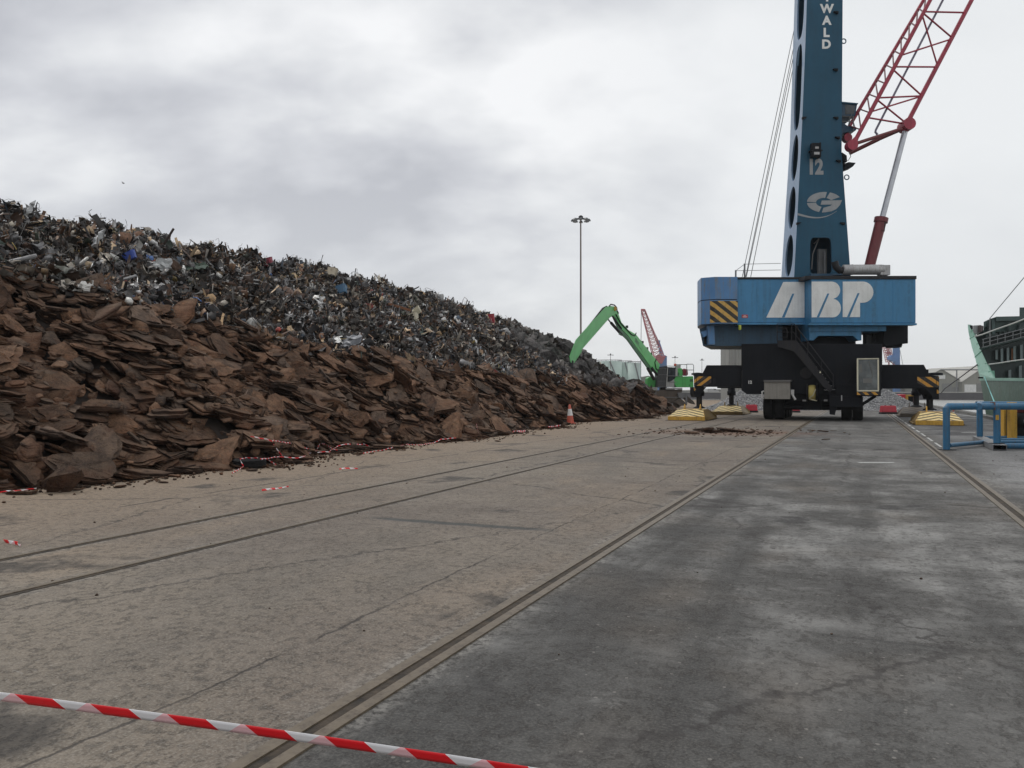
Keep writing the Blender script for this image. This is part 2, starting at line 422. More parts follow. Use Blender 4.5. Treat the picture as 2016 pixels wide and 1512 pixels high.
def slab_mat(name, top, side, hue=0.0):
    m_, n, bs = new_mat(name)
    oc = n.n('ShaderNodeTexCoord').outputs['Object']; geo = n.n('ShaderNodeNewGeometry')
    rnd = n.n('ShaderNodeObjectInfo').outputs['Random']
    tint = n.n('ShaderNodeAttribute', attribute_name='tint').outputs['Fac']
    edge = n.n('ShaderNodeAttribute', attribute_name='broken_shaded_edge').outputs['Fac']     # broken layered rim, darkened to paint sides as shaded against lit tops
    r = n.m('FRACT', n.m('ADD', n.m('MULTIPLY', rnd, 7.31), tint))
    a = n.noise(oc, 2.2, 6, 0.62); b = n.noise(oc, 11, 5, 0.7); c_ = n.noise(oc, 38, 4, 0.7)
    strata = n.noise(n.scalev(oc, (1.3, 1.3, 26)), 1.0, 4, 0.6)
    c = n.mix(n.mapr(a, 0.32, 0.68), side, top)
    c = n.mix(n.mapr(b, 0.52, 0.70, 0, 0.7), c, (top[0] * 1.45, top[1] * 1.25, top[2] * 1.0))
    c = n.mix(n.mapr(n.noise(oc, 5.5, 5, 0.72, 0.4), 0.53, 0.60, 0, 0.6), c, tuple(x * 0.38 for x in side))
    c = n.mix(n.mapr(c_, 0.52, 0.66, 0, 0.7), c, (0.014, 0.010, 0.009))
    c = n.mix(n.mapr(strata, 0.5, 0.62, 0, 0.35), c, tuple(x * 0.45 for x in side))
    rim = n.mix(n.mapr(n.noise(n.scalev(oc, (2.0, 2.0, 34)), 1.0, 4, 0.65), 0.42, 0.58), (0.024, 0.016, 0.012), tuple(x * 0.9 for x in side))
    c = n.mix(n.m('MULTIPLY', edge, 0.85), c, rim)
    # yard dust that settled on the upward faces
    up = n.mapr(n.sep(geo.outputs['Normal'])[2], 0.5, 0.95, 0.0, 0.55)
    c = n.mix(n.m('MULTIPLY', up, n.mapr(a, 0.35, 0.6)), c, (0.235, 0.160, 0.108))
    val = n.mapr(r, 0, 1, 0.62, 1.45)
    c = n.mix(1.0, c, n.n('ShaderNodeCombineColor', {0: val, 1: val, 2: val}).outputs[0], 'MULTIPLY')
    c = n.mix(n.mapr(n.noise(oc, 0.9, 4), 0.5, 0.7, 0, 0.35), c, (0.20, 0.075, 0.035))
    setin(n, bs, 'Base Color', c); bs.inputs['Roughness'].default_value = 0.9
    bs.inputs['Specular IOR Level'].default_value = 0.25
    h = n.m('ADD', n.m('MULTIPLY', b, 0.6), n.m('ADD', n.m('MULTIPLY', c_, 0.35), n.m('MULTIPLY', strata, 0.6)))
    bump(n, bs, h, 1.0, 0.14)
    return m_
SL_TAN = slab_mat('rusty_tan_crust', (0.265, 0.145, 0.085), (0.105, 0.058, 0.038))
SL_DRK = slab_mat('dark_brown_crust', (0.155, 0.090, 0.058), (0.064, 0.039, 0.029))
SL_GRY = slab_mat('grey_brown_crust', (0.195, 0.135, 0.100), (0.088, 0.062, 0.050))

def rock_mat():
    m_, n, bs = new_mat('dark_lump_grey')
    oc = n.n('ShaderNodeTexCoord').outputs['Object']; rnd = n.n('ShaderNodeObjectInfo').outputs['Random']
    a = n.noise(oc, 1.6, 6, 0.65); b = n.noise(oc, 9, 6, 0.7)
    c = n.mix(n.mapr(a, 0.38, 0.62), (0.045, 0.041, 0.040), (0.155, 0.143, 0.135))
    c = n.mix(n.mapr(b, 0.52, 0.70, 0, 0.6), c, (0.21, 0.19, 0.175))
    val = n.mapr(rnd, 0, 1, 0.65, 1.9)
    c = n.mix(1.0, c, n.n('ShaderNodeCombineColor', {0: val, 1: val, 2: val}).outputs[0], 'MULTIPLY')
    setin(n, bs, 'Base Color', c); bs.inputs['Roughness'].default_value = 0.9
    bump(n, bs, n.m('ADD', a, n.m('ADD', b, n.noise(oc, 26, 4, 0.7))), 1.0, 0.22); return m_
ROCK = rock_mat()

def scrap_mat():
    m_, n, bs = new_mat('shredded_scrap')
    col = n.n('ShaderNodeAttribute', attribute_name='piece_colour').outputs['Color']
    oc = n.n('ShaderNodeTexCoord').outputs['Object']
    a = n.noise(oc, 7, 5, 0.7)
    c = n.mix(n.mapr(a, 0.48, 0.72, 0, 0.75), col, (0.055, 0.035, 0.026))
    setin(n, bs, 'Base Color', c); setin(n, bs, 'Roughness', n.mapr(a, 0.3, 0.7, 0.35, 0.8)); bs.inputs['Metallic'].default_value = 0.15
    bump(n, bs, n.noise(oc, 25, 3), 0.3, 0.02); return m_
SCRAP = scrap_mat()

def simple(name, a, b, scale, rough=0.9, bs_=0.6, dist=0.05):
    m_, n, bs = new_mat(name)
    oc = n.n('ShaderNodeTexCoord').outputs['Object']
    no = n.noise(oc, scale, 6, 0.65)
    setin(n, bs, 'Base Color', n.mix(n.mapr(no, 0.3, 0.7), a, b)); bs.inputs['Roughness'].default_value = rough
    bump(n, bs, no, bs_, dist); return m_
MOUND = simple('mound_gap_shade', (0.022, 0.016, 0.013), (0.05, 0.036, 0.028), 3)  # dark colour stands in for shade in the gaps

def gravel_mat():
    m_, n, bs = new_mat('crushed_stone')
    tint = n.n('ShaderNodeAttribute', attribute_name='tint').outputs['Fac']
    oc = n.n('ShaderNodeTexCoord').outputs['Object']
    c = n.ramp(tint, [(0.0, (0.13, 0.13, 0.14)), (0.5, (0.34, 0.34, 0.35)), (1.0, (0.62, 0.61, 0.60))])
    v = n.vor(oc, 9.0, 'Color')
    c = n.mix(0.35, c, n.mix(n.sep(v)[0], (0.12, 0.12, 0.13), (0.58, 0.57, 0.56)))
    setin(n, bs, 'Base Color', c); bs.inputs['Roughness'].default_value = 0.9; return m_
GRAVEL = gravel_mat()

# ================================================================== SETTING
SPX, SPY = ground(1440, 851).x, ground(1440, 851).y
def ground_mat():
    m_, n, bs = new_mat('yard_concrete')
    oc = n.n('ShaderNodeTexCoord').outputs['Object']; x, y, z = n.sep(oc)[0:3]
    big = n.noise(oc, 0.16, 5, 0.6); mid = n.noise(oc, 0.75, 6, 0.62); med = n.noise(oc, 3.2, 6, 0.68)
    lng = n.noise(n.scalev(oc, (1.1, 0.10, 1)), 1.0, 5, 0.6, 0.4)          # tyre-swept streaks along the quay
    wob = n.m('MULTIPLY', n.m('SUBTRACT', n.noise(oc, 0.9, 4), 0.5), 0.5)
    # --- zones across the yard
    xw = n.m('ADD', x, wob)
    left = n.mapr(x, -2.44, -2.42, 1.0, 0.0)
    dust = n.mapr(n.m('ADD', x, n.m('MULTIPLY', n.m('SUBTRACT', big, 0.5), 5.0)), -12.5, -6.5, 1.0, 0.0)
    conc = n.mix(n.mapr(mid, 0.3, 0.7), (0.126, 0.099, 0.080), (0.200, 0.164, 0.132))
    conc = n.mix(n.mapr(big, 0.40, 0.66, 0, 0.75), conc, (0.268, 0.226, 0.174))
    blot = n.noise(n.scalev(oc, (0.42, 0.16, 1), (11, 4, 0), (0, 0, -0.25)), 1.0, 6, 0.62, 0.5)
    conc = n.mix(n.mapr(blot, 0.52, 0.66, 0, 0.42), conc, (0.095, 0.086, 0.074))
    conc = n.mix(n.m('MULTIPLY', dust, 0.85), conc, n.mix(med, (0.27, 0.185, 0.115), (0.37, 0.27, 0.18)))
    asph = n.mix(n.mapr(mid, 0.3, 0.7), (0.070, 0.068, 0.065), (0.128, 0.124, 0.117))
    pale = n.m('MULTIPLY', n.mapr(n.m('ADD', n.m('MULTIPLY', big, 0.5), n.m('MULTIPLY', mid, 0.5)), 0.47, 0.59), n.mapr(y, 3.4, 6.5))
    asph = n.mix(n.m('MULTIPLY', pale, 0.85), asph, (0.33, 0.325, 0.31))
    asph = n.mix(n.mapr(lng, 0.50, 0.66, 0, 0.7), asph, (0.045, 0.044, 0.043))
    blt = n.noise(n.scalev(oc, (1.5, 2.4, 1), (3, 8, 0)), 1.0, 7, 0.7, 0.4)
    asph = n.mix(n.mapr(blt, 0.50, 0.66, 0, 0.4), asph, (0.042, 0.040, 0.038))
    blt2 = n.noise(n.scalev(oc, (2.2, 3.4, 1), (13, 5, 0)), 1.0, 7, 0.72, 0.3)
    asph = n.mix(n.mapr(blt2, 0.55, 0.68, 0, 0.55), asph, (0.21, 0.205, 0.195))
    warm = n.noise(n.scalev(oc, (0.5, 0.35, 1), (1, 15, 0)), 1.0, 4)
    asph = n.mix(n.mapr(warm, 0.52, 0.68, 0, 0.4), asph, (0.15, 0.118, 0.088))
    # tyre tracks swept along the lane
    tw_ = n.m('MULTIPLY', n.m('SINE', n.m('MULTIPLY', y, 0.16)), 0.35)
    tr = None
    for at, wd in ((-1.55, 0.42), (-0.75, 0.20), (0.35, 0.38), (1.15, 0.2)):
        d = n.m('ABSOLUTE', n.m('SUBTRACT', n.m('ADD', n.m('ADD', x, tw_), wob), at)); l_ = n.mapr(d, wd * 0.35, wd, 1.0, 0.0); tr = l_ if tr is None else n.m('MAXIMUM', tr, l_)
    asph = n.mix(n.m('MULTIPLY', n.m('MULTIPLY', tr, n.mapr(lng, 0.38, 0.56)), 0.55), asph, (0.040, 0.039, 0.038))
    far = n.mapr(y, 12, 30)
    asph = n.mix(n.m('MULTIPLY', far, 0.45), asph, n.mix(n.mapr(lng, 0.35, 0.65), (0.075, 0.073, 0.069), (0.215, 0.208, 0.195)))
    c = n.mix(left, asph, conc)
    quay = n.mapr(xw, 2.3, 2.9)
    edge = n.mix(n.mapr(n.noise(oc, 0.35, 4), 0.42, 0.56), (0.062, 0.062, 0.066), (0.20, 0.20, 0.20))
    c = n.mix(n.m('MULTIPLY', quay, n.mapr(y, 22, 30)), c, edge)
    c = n.mix(n.m('MULTIPLY', n.m('MULTIPLY', n.mapr(xw, 2.2, 3.0), n.mapr(y, 28, 20)), 0.6), c, (0.33, 0.33, 0.335))
    # sweeps of brown dust dragged off the pile
    sw = n.m('MULTIPLY', n.mapr(n.noise(n.scalev(oc, (0.5, 0.2, 1), (5, 2, 0)), 1.0, 4), 0.55, 0.68), n.mapr(x, -1.0, -4.5))
    c = n.mix(n.m('MULTIPLY', sw, 0.55), c, (0.30, 0.225, 0.155))
    # --- aggregate, pits, pale flecks
    fine = n.noise(oc, 16, 5, 0.75); grit = n.noise(oc, 60, 3, 0.7)
    pit = n.m('MULTIPLY', n.mapr(n.noise(n.scalev(oc, (16, 11, 1)), 1.0, 5, 0.72), 0.52, 0.575), n.mapr(med, 0.38, 0.52))
    c = n.mix(n.m('MULTIPLY', n.mapr(fine, 0.32, 0.58, 0.62, 0.0), n.mapr(left, 0, 1, 0.5, 0.75)), c, (0.030, 0.026, 0.024))
    c = n.mix(n.m('MULTIPLY', pit, n.mapr(left, 0, 1, 0.45, 0.52)), c, (0.040, 0.034, 0.031))
    fleck = n.m('MULTIPLY', n.m('LESS_THAN', n.vor(oc, 13.0), 0.13), n.m('GREATER_THAN', n.sep(n.vor(oc, 13.0, 'Color'))[0], 0.74))
    c = n.mix(n.m('MULTIPLY', fleck, 0.32), c, (0.42, 0.39, 0.35))
    c = n.mix(n.m('MULTIPLY', n.mapr(grit, 0.45, 0.66, 0, 1), n.mapr(left, 0, 1, 0.13, 0.32)), c, (0.46, 0.43, 0.38))
    # rusty dust round the spilled slabs
    px_ = n.m('DIVIDE', n.m('SUBTRACT', x, SPX), 4.2); py_ = n.m('DIVIDE', n.m('SUBTRACT', y, SPY), 3.2)
    rr_ = n.m('ADD', n.m('SQRT', n.m('ADD', n.m('MULTIPLY', px_, px_), n.m('MULTIPLY', py_, py_))), n.m('MULTIPLY', n.m('SUBTRACT', mid, 0.5), 1.2))
    c = n.mix(n.mapr(rr_, 0.35, 1.0, 0.6, 0.0), c, (0.17, 0.085, 0.05))
    # broken grouting beside the rails
    for rx_, rw in ((-2.44, 0.24), (1.98, 0.26), (-6.35, 0.16), (-7.72, 0.16)):
        d = n.m('ADD', n.m('ABSOLUTE', n.m('SUBTRACT', x, rx_)), n.m('MULTIPLY', n.m('SUBTRACT', med, 0.5), 0.22))
        g_ = n.m('MULTIPLY', n.mapr(d, rw * 0.55, rw, 1.0, 0.0), n.mapr(mid, 0.35, 0.6))
        c = n.mix(n.m('MULTIPLY', g_, 0.6), c, n.mix(n.mapr(fine, 0.42, 0.56), (0.045, 0.040, 0.036), (0.34, 0.32, 0.29)))
    # oil spots
    ov = n.noise(oc, 0.62, 3, 0.5, 0.3)
    oil = n.m('MULTIPLY', n.mapr(ov, 0.62, 0.68), n.mapr(med, 0.3, 0.5))
    c = n.mix(n.m('MULTIPLY', oil, 0.7), c, (0.035, 0.033, 0.033))
    # white scuffs
    scf = n.mapr(n.noise(n.scalev(oc, (1.4, 5.0, 1), (3, 9, 0), (0, 0, 0.5)), 1.0, 5, 0.7), 0.68, 0.76)
    c = n.mix(n.m('MULTIPLY', scf, 0.55), c, (0.45, 0.445, 0.43))
    # --- cracks and joints (world-fixed)
    cw = n.m('MULTIPLY', n.m('SUBTRACT', n.noise(oc, 2.6, 5, 0.7), 0.5), 0.16)
    cwl = n.m('MULTIPLY', n.m('SUBTRACT', n.noise(oc, 0.35, 3, 0.6), 0.5), 0.5)
    def line(v, at, wd, br=1.0):
        d = n.m('ABSOLUTE', n.m('SUBTRACT', n.m('ADD', n.m('ADD', v, cw), n.m('MULTIPLY', cwl, br)), at))
        return n.mapr(d, wd * 0.4, wd, 1.0, 0.0)
    gap = n.mapr(n.noise(oc, 1.3, 3), 0.36, 0.5)
    cr = n.m('MULTIPLY', line(x, -3.35, 0.016, 0.35), gap)
    cr = n.m('MAXIMUM', cr, n.m('MULTIPLY', line(x, -9.7, 0.05, 1.0), gap))
    tj = n.m('MULTIPLY', n.m('MULTIPLY', line(y, 9.05, 0.13, 0.3), n.mapr(x, -5.95, -5.6)), n.mapr(x, -3.6, -3.2, 1, 0))
    c = n.mix(n.m('MULTIPLY', cr, 0.75), c, (0.04, 0.035, 0.033))
    c = n.mix(n.m('MULTIPLY', tj, 0.85), c, (0.065, 0.068, 0.066))
    t2 = n.m('MAXIMUM', n.m('MULTIPLY', line(y, 17.3, 0.05, 0.7), left), n.m('MULTIPLY', n.m('MULTIPLY', line(y, 5.9, 0.03, 0.4), gap), n.m('SUBTRACT', 1.0, left)))
    c = n.mix(n.m('MULTIPLY', t2, 0.5), c, (0.05, 0.048, 0.046))
    rc = n.mapr(n.n('ShaderNodeTexVoronoi', {'Vector': n.scalev(n.n('ShaderNodeVectorMath', {0: oc, 1: n.n('ShaderNodeCombineXYZ', {0: n.m('MULTIPLY', cw, 5.0), 1: n.m('MULTIPLY', cwl, 2.0), 2: 0.0}).outputs[0]}, operation='ADD').outputs[0], (0.22, 0.13, 1)), 'Scale': 1.0}, feature='DISTANCE_TO_EDGE').outputs[0], 0.002, 0.0075, 1.0, 0.0)
    c = n.mix(n.m('MULTIPLY', n.m('MULTIPLY', rc, gap), 0.7), c, (0.042, 0.037, 0.035))
    setin(n, bs, 'Base Color', c)
    setin(n, bs, 'Roughness', n.mapr(med, 0.3, 0.7, 0.68, 0.92))
    bs.inputs['Specular IOR Level'].default_value = 0.3
    h = n.m('ADD', n.m('MULTIPLY', fine, 0.5), n.m('SUBTRACT', n.m('MULTIPLY', grit, 0.25), n.m('ADD', n.m('MULTIPLY', pit, 0.5), n.m('MULTIPLY', n.m('MAXIMUM', cr, tj), 0.6))))
    bump(n, bs, h, 0.55, 0.02)
    return m_
GROUND = ground_mat()

QX = 7.5                                  # quay edge
b = MB(); b.add([(-900, -120, 0), (QX - 0.5, -120, 0), (QX - 0.5, 150, 0), (-900, 150, 0)], [(0, 1, 2, 3)])
structure('ground', b, GROUND)
COPE = simple('coping_concrete', (0.10, 0.098, 0.09), (0.23, 0.225, 0.21), 2.2)
b = MB(); b.span((QX - 0.5, -120, -3.5), (QX, 150, 0.16)); structure('quay_coping', b, COPE)
b = MB(); b.span((-900, 150, -3.5), (QX, 150.6, 0.12)); structure('quay_end_coping', b, COPE)
wm, n, bs = new_mat('dock_water')
oc = n.n('ShaderNodeTexCoord').outputs['Object']
bs.inputs['Base Color'].default_value = (0.20, 0.195, 0.175, 1); bs.inputs['Roughness'].default_value = 0.22
b = MB(); b.add([(-1300, -125, -2.4), (1300, -125, -2.4), (1300, 1300, -2.4), (-1300, 1300, -2.4)], [(0, 1, 2, 3)])
structure('water', b, wm)
b = MB(); b.span((-1300, 430, -3.2), (1300, 1300, 0.55)); structure('far_ground', b, FARLAND)
b = MB(); b.span((-900, 429.2, -3.0), (900, 430 - 0.004, 0.9)); structure('far_quay_wall', b, QUAYW)
b = MB(); b.span((-900, 429.0, 0.904), (900, 430.6, 1.25)); structure('far_quay_kerb', b, SHEDROOF)

# rails let into the yard, painted dashes
GROOVE = simple('rail_groove_dirt', (0.016, 0.014, 0.012), (0.085, 0.062, 0.042), 7)
def rail(x, strips, groove):
    b = MB(); b.add([(x + groove[0], -15, 0.004), (x + groove[1], -15, 0.004), (x + groove[1], 149, 0.004), (x + groove[0], 149, 0.004)], [(0, 1, 2, 3)])
    structure('rail_groove', b, GROOVE)
    b = MB()
    for a0, a1 in strips: b.span((x + a0, -15, -0.02), (x + a1, 149, 0.012))
    structure('rail_track', b, STEELRAIL)
rail(-2.44, [(-0.105, -0.03), (0.035, 0.105)], (-0.03, 0.035))
rail(1.98, [(-0.16, -0.085), (0.0, 0.075)], (-0.085, 0.0))
rail(-6.35, [(-0.05, 0.012)], (0.012, 0.07))
rail(-7.72, [(-0.05, 0.012)], (0.012, 0.07))
DASH = paint('road_white_paint', (0.52, 0.52, 0.50), 0.7, 0.8, (0.2, 0.2, 0.19), 3)
b = MB()
for (px0, px1, py) in ((1893, 1922, 852), (1885, 1960, 816), (1690, 1760, 911)):
    p = ground(px0, py); q = ground(px1, py + (9 if py == 816 else 0)); dirv = (q - p).normalized(); nv = Vector((-dirv.y, dirv.x, 0)) * 0.10
    b.add([p - nv + Z3 * .004, q - nv + Z3 * .004, q + nv + Z3 * .004, p + nv + Z3 * .004], [(0, 1, 2, 3)])
structure('road_marking', b, DASH)
b = MB(); ln = [(2.34, 18), (2.34, 75)]
for yy in np.arange(27, 75, 3.1): b.add([(2.20, yy, .005), (2.27, yy, .005), (2.27, yy + 2.2, .005), (2.20, yy + 2.2, .005)], [(0, 1, 2, 3)])
structure('road_line', b, DASH)

# ================================================================== PILE
rng = np.random.default_rng(7); random.seed(7)
_tf = [0, 40, 60, 66, 72, 79, 95, 108]; _sf = [-12.75, -12.75, -12.9, -14.0, -17.2, -20.6, -22.0, -25]
_tb = [0, 13.5, 23.8, 34, 48.5, 60, 70, 80, 95, 108]; _zb = [4.5, 4.15, 2.75, 2.45, 2.15, 1.95, 1.6, 1.0, 0.7, 0.15]
_tc = [0, 10, 17, 22, 27, 34, 45, 54, 60, 69, 76, 82, 90, 96, 108]; _zc = [7.0, 7.25, 7.35, 7.45, 7.55, 7.7, 7.6, 7.15, 6.6, 6.0, 5.1, 4.1, 2.8, 1.9, 0.2]
_te = [0, 46, 60, 70, 82, 108]; _pe = [0.93, 1.15, 2.7, 2.5, 1.3, 1.0]
SC = -25.0
def prof(t):
    sf = np.interp(t, _tf, _sf); zb = np.interp(t, _tb, _zb); zc = np.interp(t, _tc, _zc)
    sf = sf + 0.35 * math.sin(t * 0.55) + 0.25 * math.sin(t * 1.3 + 1) - 1.3 * math.exp(-((t - 39.0) / 3.2) ** 2)
    return sf, sf - zb / 0.75, zb, zc
def H(s, t):
    sf, sb, zb, zc = prof(t)
    if s > sf: return -0.05 - (s - sf) * 0.5
    if s > sb: return (sf - s) * 0.75
    if s > SC:
        k = (sb - s) / max(0.5, sb - SC); e = k ** float(np.interp(t, _te, _pe))
        return zb + (zc - zb) * e
    return zc - (SC - s) * 0.55
def hit(px, py, lift=0.0):
    r = ray(px, py); D = 8.0
    while D < 120:
        p = CAM + r * D
        if p.z <= max(H(p.x, p.y), 0) + lift: return p
        D += 0.05
    return CAM + r * 120

def rot_to(nrm, spin):
    nrm = Vector(nrm).normalized()
    q = Vector((0, 0, 1)).rotation_difference(nrm)
    return np.array((q.to_matrix() @ Matrix.Rotation(spin, 3, 'Z')))

def slab_proto(seed, layers=3, N=16, inner=True):
    g = np.random.default_rng(seed); b = MB()
    asp = g.uniform(1.0, 1.75); ncor = g.integers(4, 7)
    ang = np.sort((np.arange(ncor) + g.uniform(-0.36, 0.36, ncor)) * 2 * PI / ncor)
    rad = g.uniform(0.72, 1.1, ncor)
    cor = np.stack([np.cos(ang) * rad * asp ** .5, np.sin(ang) * rad / asp ** .5], 1)
    per = np.linspace(0, ncor, N, endpoint=False)
    base = np.array([cor[int(k)] * (1 - k % 1) + cor[(int(k) + 1) % ncor] * (k % 1) for k in per])
    tot = g.uniform(0.09, 0.25); zs = np.cumsum(np.r_[0, g.uniform(0.5, 1.3, layers)]); zs = zs / zs[-1] * tot - tot / 2
    tilt = g.uniform(-0.05, 0.05, 2)
    for L in range(layers):
        sc = g.uniform(0.72, 1.02) if L != 0 else 1.0
        off = g.uniform(-0.13, 0.13, 2) * (L > 0)
        ring = base * sc * (1 + g.normal(0, 0.05, (N, 1))) + off + g.normal(0, 0.028, (N, 2))
        z0, z1 = zs[L], zs[L + 1]
        zt = lambda p: p[0] * tilt[0] + p[1] * tilt[1]
        bot = [(p[0] * 0.95, p[1] * 0.95, z0 + zt(p)) for p in ring]
        top = [(p[0], p[1], z1 + zt(p) + g.normal(0, 0.010)) for p in ring]
        if inner:
            rin = [(p[0] * 0.58 + off[0] * .4, p[1] * 0.58 + off[1] * .4, z1 + zt(p) + g.normal(0.008, 0.013)) for p in ring]
            o = b.v.__len__(); vs = bot + top + rin + [(off[0], off[1], z1 + g.normal(0.01, 0.02)), (off[0], off[1], z0)]
            fs = []
            for i in range(N):
                j = (i + 1) % N
                fs += [(i, j, N + j, N + i), (N + i, N + j, 2 * N + j, 2 * N + i), (2 * N + i, 2 * N + j, 3 * N), (j, i, 3 * N + 1)]
            b.add(vs, fs)
        else:
            b.add(bot + top, [list(range(N - 1, -1, -1)), list(range(N, 2 * N))] + [(i, (i + 1) % N, N + (i + 1) % N, N + i) for i in range(N)])
    return b

def rock_proto(seed, sub=3, flat=1.0):
    g = np.random.default_rng(seed); bm = bmesh.new(); bmesh.ops.create_icosphere(bm, subdivisions=sub, radius=1.0)
    V = np.array([v.co[:] for v in bm.verts]); Fc = [[v.index for v in f.verts] for f in bm.faces]; bm.free()
    for _ in range(11):
        nn = g.normal(0, 1, 3); nn /= np.linalg.norm(nn); d = g.uniform(0.32, 0.78)
        ex = np.maximum(V @ nn - d, 0); V = V - np.outer(ex, nn)
    V *= np.array([g.uniform(0.9, 1.35), g.uniform(0.8, 1.1), g.uniform(0.55, 0.9) * flat])
    for _ in range(5):
        kv = g.normal(0, 3.2, 3); V = V * (1 + 0.045 * np.sin(V @ kv + g.uniform(0, 6))[:, None])
    V += g.normal(0, 0.022, V.shape)
    b = MB(); b.add([tuple(v) for v in V], Fc); return b

def merged(name, protos, items, mats, loc=(0, 0, 0), tint=None, colour=None, kind='stuff'):
    """one mesh out of many loose pieces; items = (proto, 3x3, location, tint or colour, material)"""
    P = []
    for p in protos:
        V = np.array([v[:] for v in p.v]); tot = np.array([len(f) for f in p.f]); lv = np.concatenate([np.array(f) for f in p.f]); P.append((V, tot, lv))
    EP = []
    for p in protos:
        e = []
        for f in p.f:
            nz = sum(((p.v[f[i]] - p.v[f[0]]).cross(p.v[f[(i + 1) % len(f)]] - p.v[f[0]]) for i in range(1, len(f) - 1)), Vector()); e.append(1.0 if nz.length > 0 and abs(nz.z) / nz.length < 0.5 else 0.0)
        EP.append(np.array(e))
    E = []; Vs = []; L = []; T = []; A = []; MI = []; o = 0
    loc = np.array(loc)
    for pi, M, l, a, mi in items:
        V, tot, lv = P[pi]
        E.append(EP[pi]); Vs.append(V @ M.T + (np.array(l) - loc)); L.append(lv + o); T.append(tot); o += len(V)
        A.append(np.repeat(np.atleast_2d(np.array(a, dtype=float)), len(tot), 0)); MI.append(np.full(len(tot), mi))
    Vs = np.concatenate(Vs); L = np.concatenate(L); T = np.concatenate(T); A = np.concatenate(A); MI = np.concatenate(MI)
    me = bpy.data.meshes.new(name)
    me.vertices.add(len(Vs)); me.vertices.foreach_set('co', Vs.ravel())
    me.loops.add(len(L)); me.loops.foreach_set('vertex_index', L.astype(np.int32))
    me.polygons.add(len(T)); me.polygons.foreach_set('loop_start', np.r_[0, np.cumsum(T)[:-1]].astype(np.int32))
    for m_ in mats: me.materials.append(m_)
    me.polygons.foreach_set('material_index', MI.astype(np.int32))
    me.update(calc_edges=True); me.validate()
    if tint:
        at = me.attributes.new(tint, 'FLOAT', 'FACE'); at.data.foreach_set('value', A[:, 0])
        at = me.attributes.new('broken_shaded_edge', 'FLOAT', 'FACE'); at.data.foreach_set('value', np.concatenate(E))
    if colour:
        at = me.attributes.new(colour, 'FLOAT_COLOR', 'FACE'); at.data.foreach_set('color', np.c_[A, np.ones(len(A))].ravel())
    ob = bpy.data.objects.new(name, me); COL.objects.link(ob); ob.location = loc
    return tag(ob, kind=kind)

# --- the slabs: the biggest on view as things, the rest as one mass
protosS = [slab_proto(100 + i, int(2 + i % 3), 22) for i in range(16)]
protosL = [slab_proto(300 + i, 2, 13, True) for i in range(14)]
def slab_pose(sharp=0.5):
    r = random.random()
    if r < 0.64: nrm = (random.gauss(0.46, 0.20), random.gauss(-0.02, 0.20), 1)
    elif r < 0.9: nrm = (random.gauss(0.85, 0.25), random.gauss(-0.25, 0.35), 1)
    else: nrm = (random.gauss(0.6, 0.6), random.gauss(-0.3, 0.7), 0.6)
    # most sheets slid down towards the far end, so they dip along the quay
    nrm = (nrm[0], nrm[1] + 0.08, nrm[2])
    return rot_to(nrm, random.gauss(PI / 2, 0.7))
items = []; big = []; CONE = ground(1123, 834)
def scatter(n_, t0, t1, rmin, rmax, lift, big_list=None):
    for _ in range(n_):
        t = random.uniform(t0, t1); sf, sb, zb, zc = prof(t)
        s = sf + 0.15 - (sf - sb + 0.35) * random.random()
        z = H(s, t)
        r = rmin + (rmax - rmin) * random.random() ** 1.7
        if t > 66: r = min(r, 0.75)
        if abs(t - CONE.y) < 2.0 and s > CONE.x - .75: continue
        M = slab_pose(); p = (s, t, max(z, 0) + random.uniform(*lift))
        (big_list if big_list is not None else items).append([p, r, M])
scatter(900, 6, 34, 0.28, 0.78, (-0.16, 0.10))
scatter(1100, 6, 34, 0.12, 0.36, (0.0, 0.24))
scatter(1150, 34, 97, 0.35, 0.9, (-0.16, 0.12))
scatter(700, 34, 97, 0.18, 0.42, (0.0, 0.24))
scatter(1300, 7, 30, 0.07, 0.24, (0.05, 0.34))
scatter(900, 28, 62, 0.10, 0.28, (0.05, 0.34))
scatter(430, 8.6, 30, 0.30, 0.70, (0.06, 0.30), big)
scatter(160, 28, 62, 0.5, 1.0, (0.06, 0.30), big)
# foot of the pile: sheets lying on the yard
for _ in range(170):
    t = random.uniform(7, 62); sf = prof(t)[0]
    if abs(t - CONE.y) < 1.6: continue
    r = random.uniform(0.05, 0.17) * (1 if t < 40 else 1.4)
    items.append([(sf + .3 + abs(random.gauss(0, .5)), t, 0.015 + 0.06 * r), r, rot_to((random.gauss(0, .05), random.gauss(0, .05), 1), random.uniform(0, 6))])
for _ in range(260):
    t = random.uniform(7, 62); sf = prof(t)[0]
    if abs(t - CONE.y) < 1.6: continue
    r = random.uniform(0.12, 0.55) * (1 if t < 40 else 1.4)
    M = rot_to((random.gauss(0.05, 0.08), random.gauss(0.10, 0.1), 1), random.gauss(PI / 2, 0.6))
    items.append([(sf + random.uniform(-0.3, 0.45), t, 0.03 + 0.08 * r), r, M])
def appsize(it):
    px, py, D = proj(it[0])
    return it[1] / D if (-40 < px < 1400 and D > 3) else 0
big.sort(key=appsize, reverse=True)
chosen = big[:300]; items += big[300:]
RT = [SL_TAN, SL_DRK, SL_GRY]
def rim_attr(me):
    at = me.attributes.new('broken_shaded_edge', 'FLOAT', 'FACE'); at.data.foreach_set('value', [1.0 if abs(p.normal.z) < 0.5 else 0.0 for p in me.polygons])
meshS = {}
for i, pb in enumerate(protosS):
    for k, mt in enumerate(RT):
        me = mesh_of('slab', pb, mt); at = me.attributes.new('tint', 'FLOAT', 'FACE'); at.data.foreach_set('value', [((i * 0.377 + k * 0.21) % 1.0)] * len(me.polygons)); rim_attr(me); meshS[i, k] = me
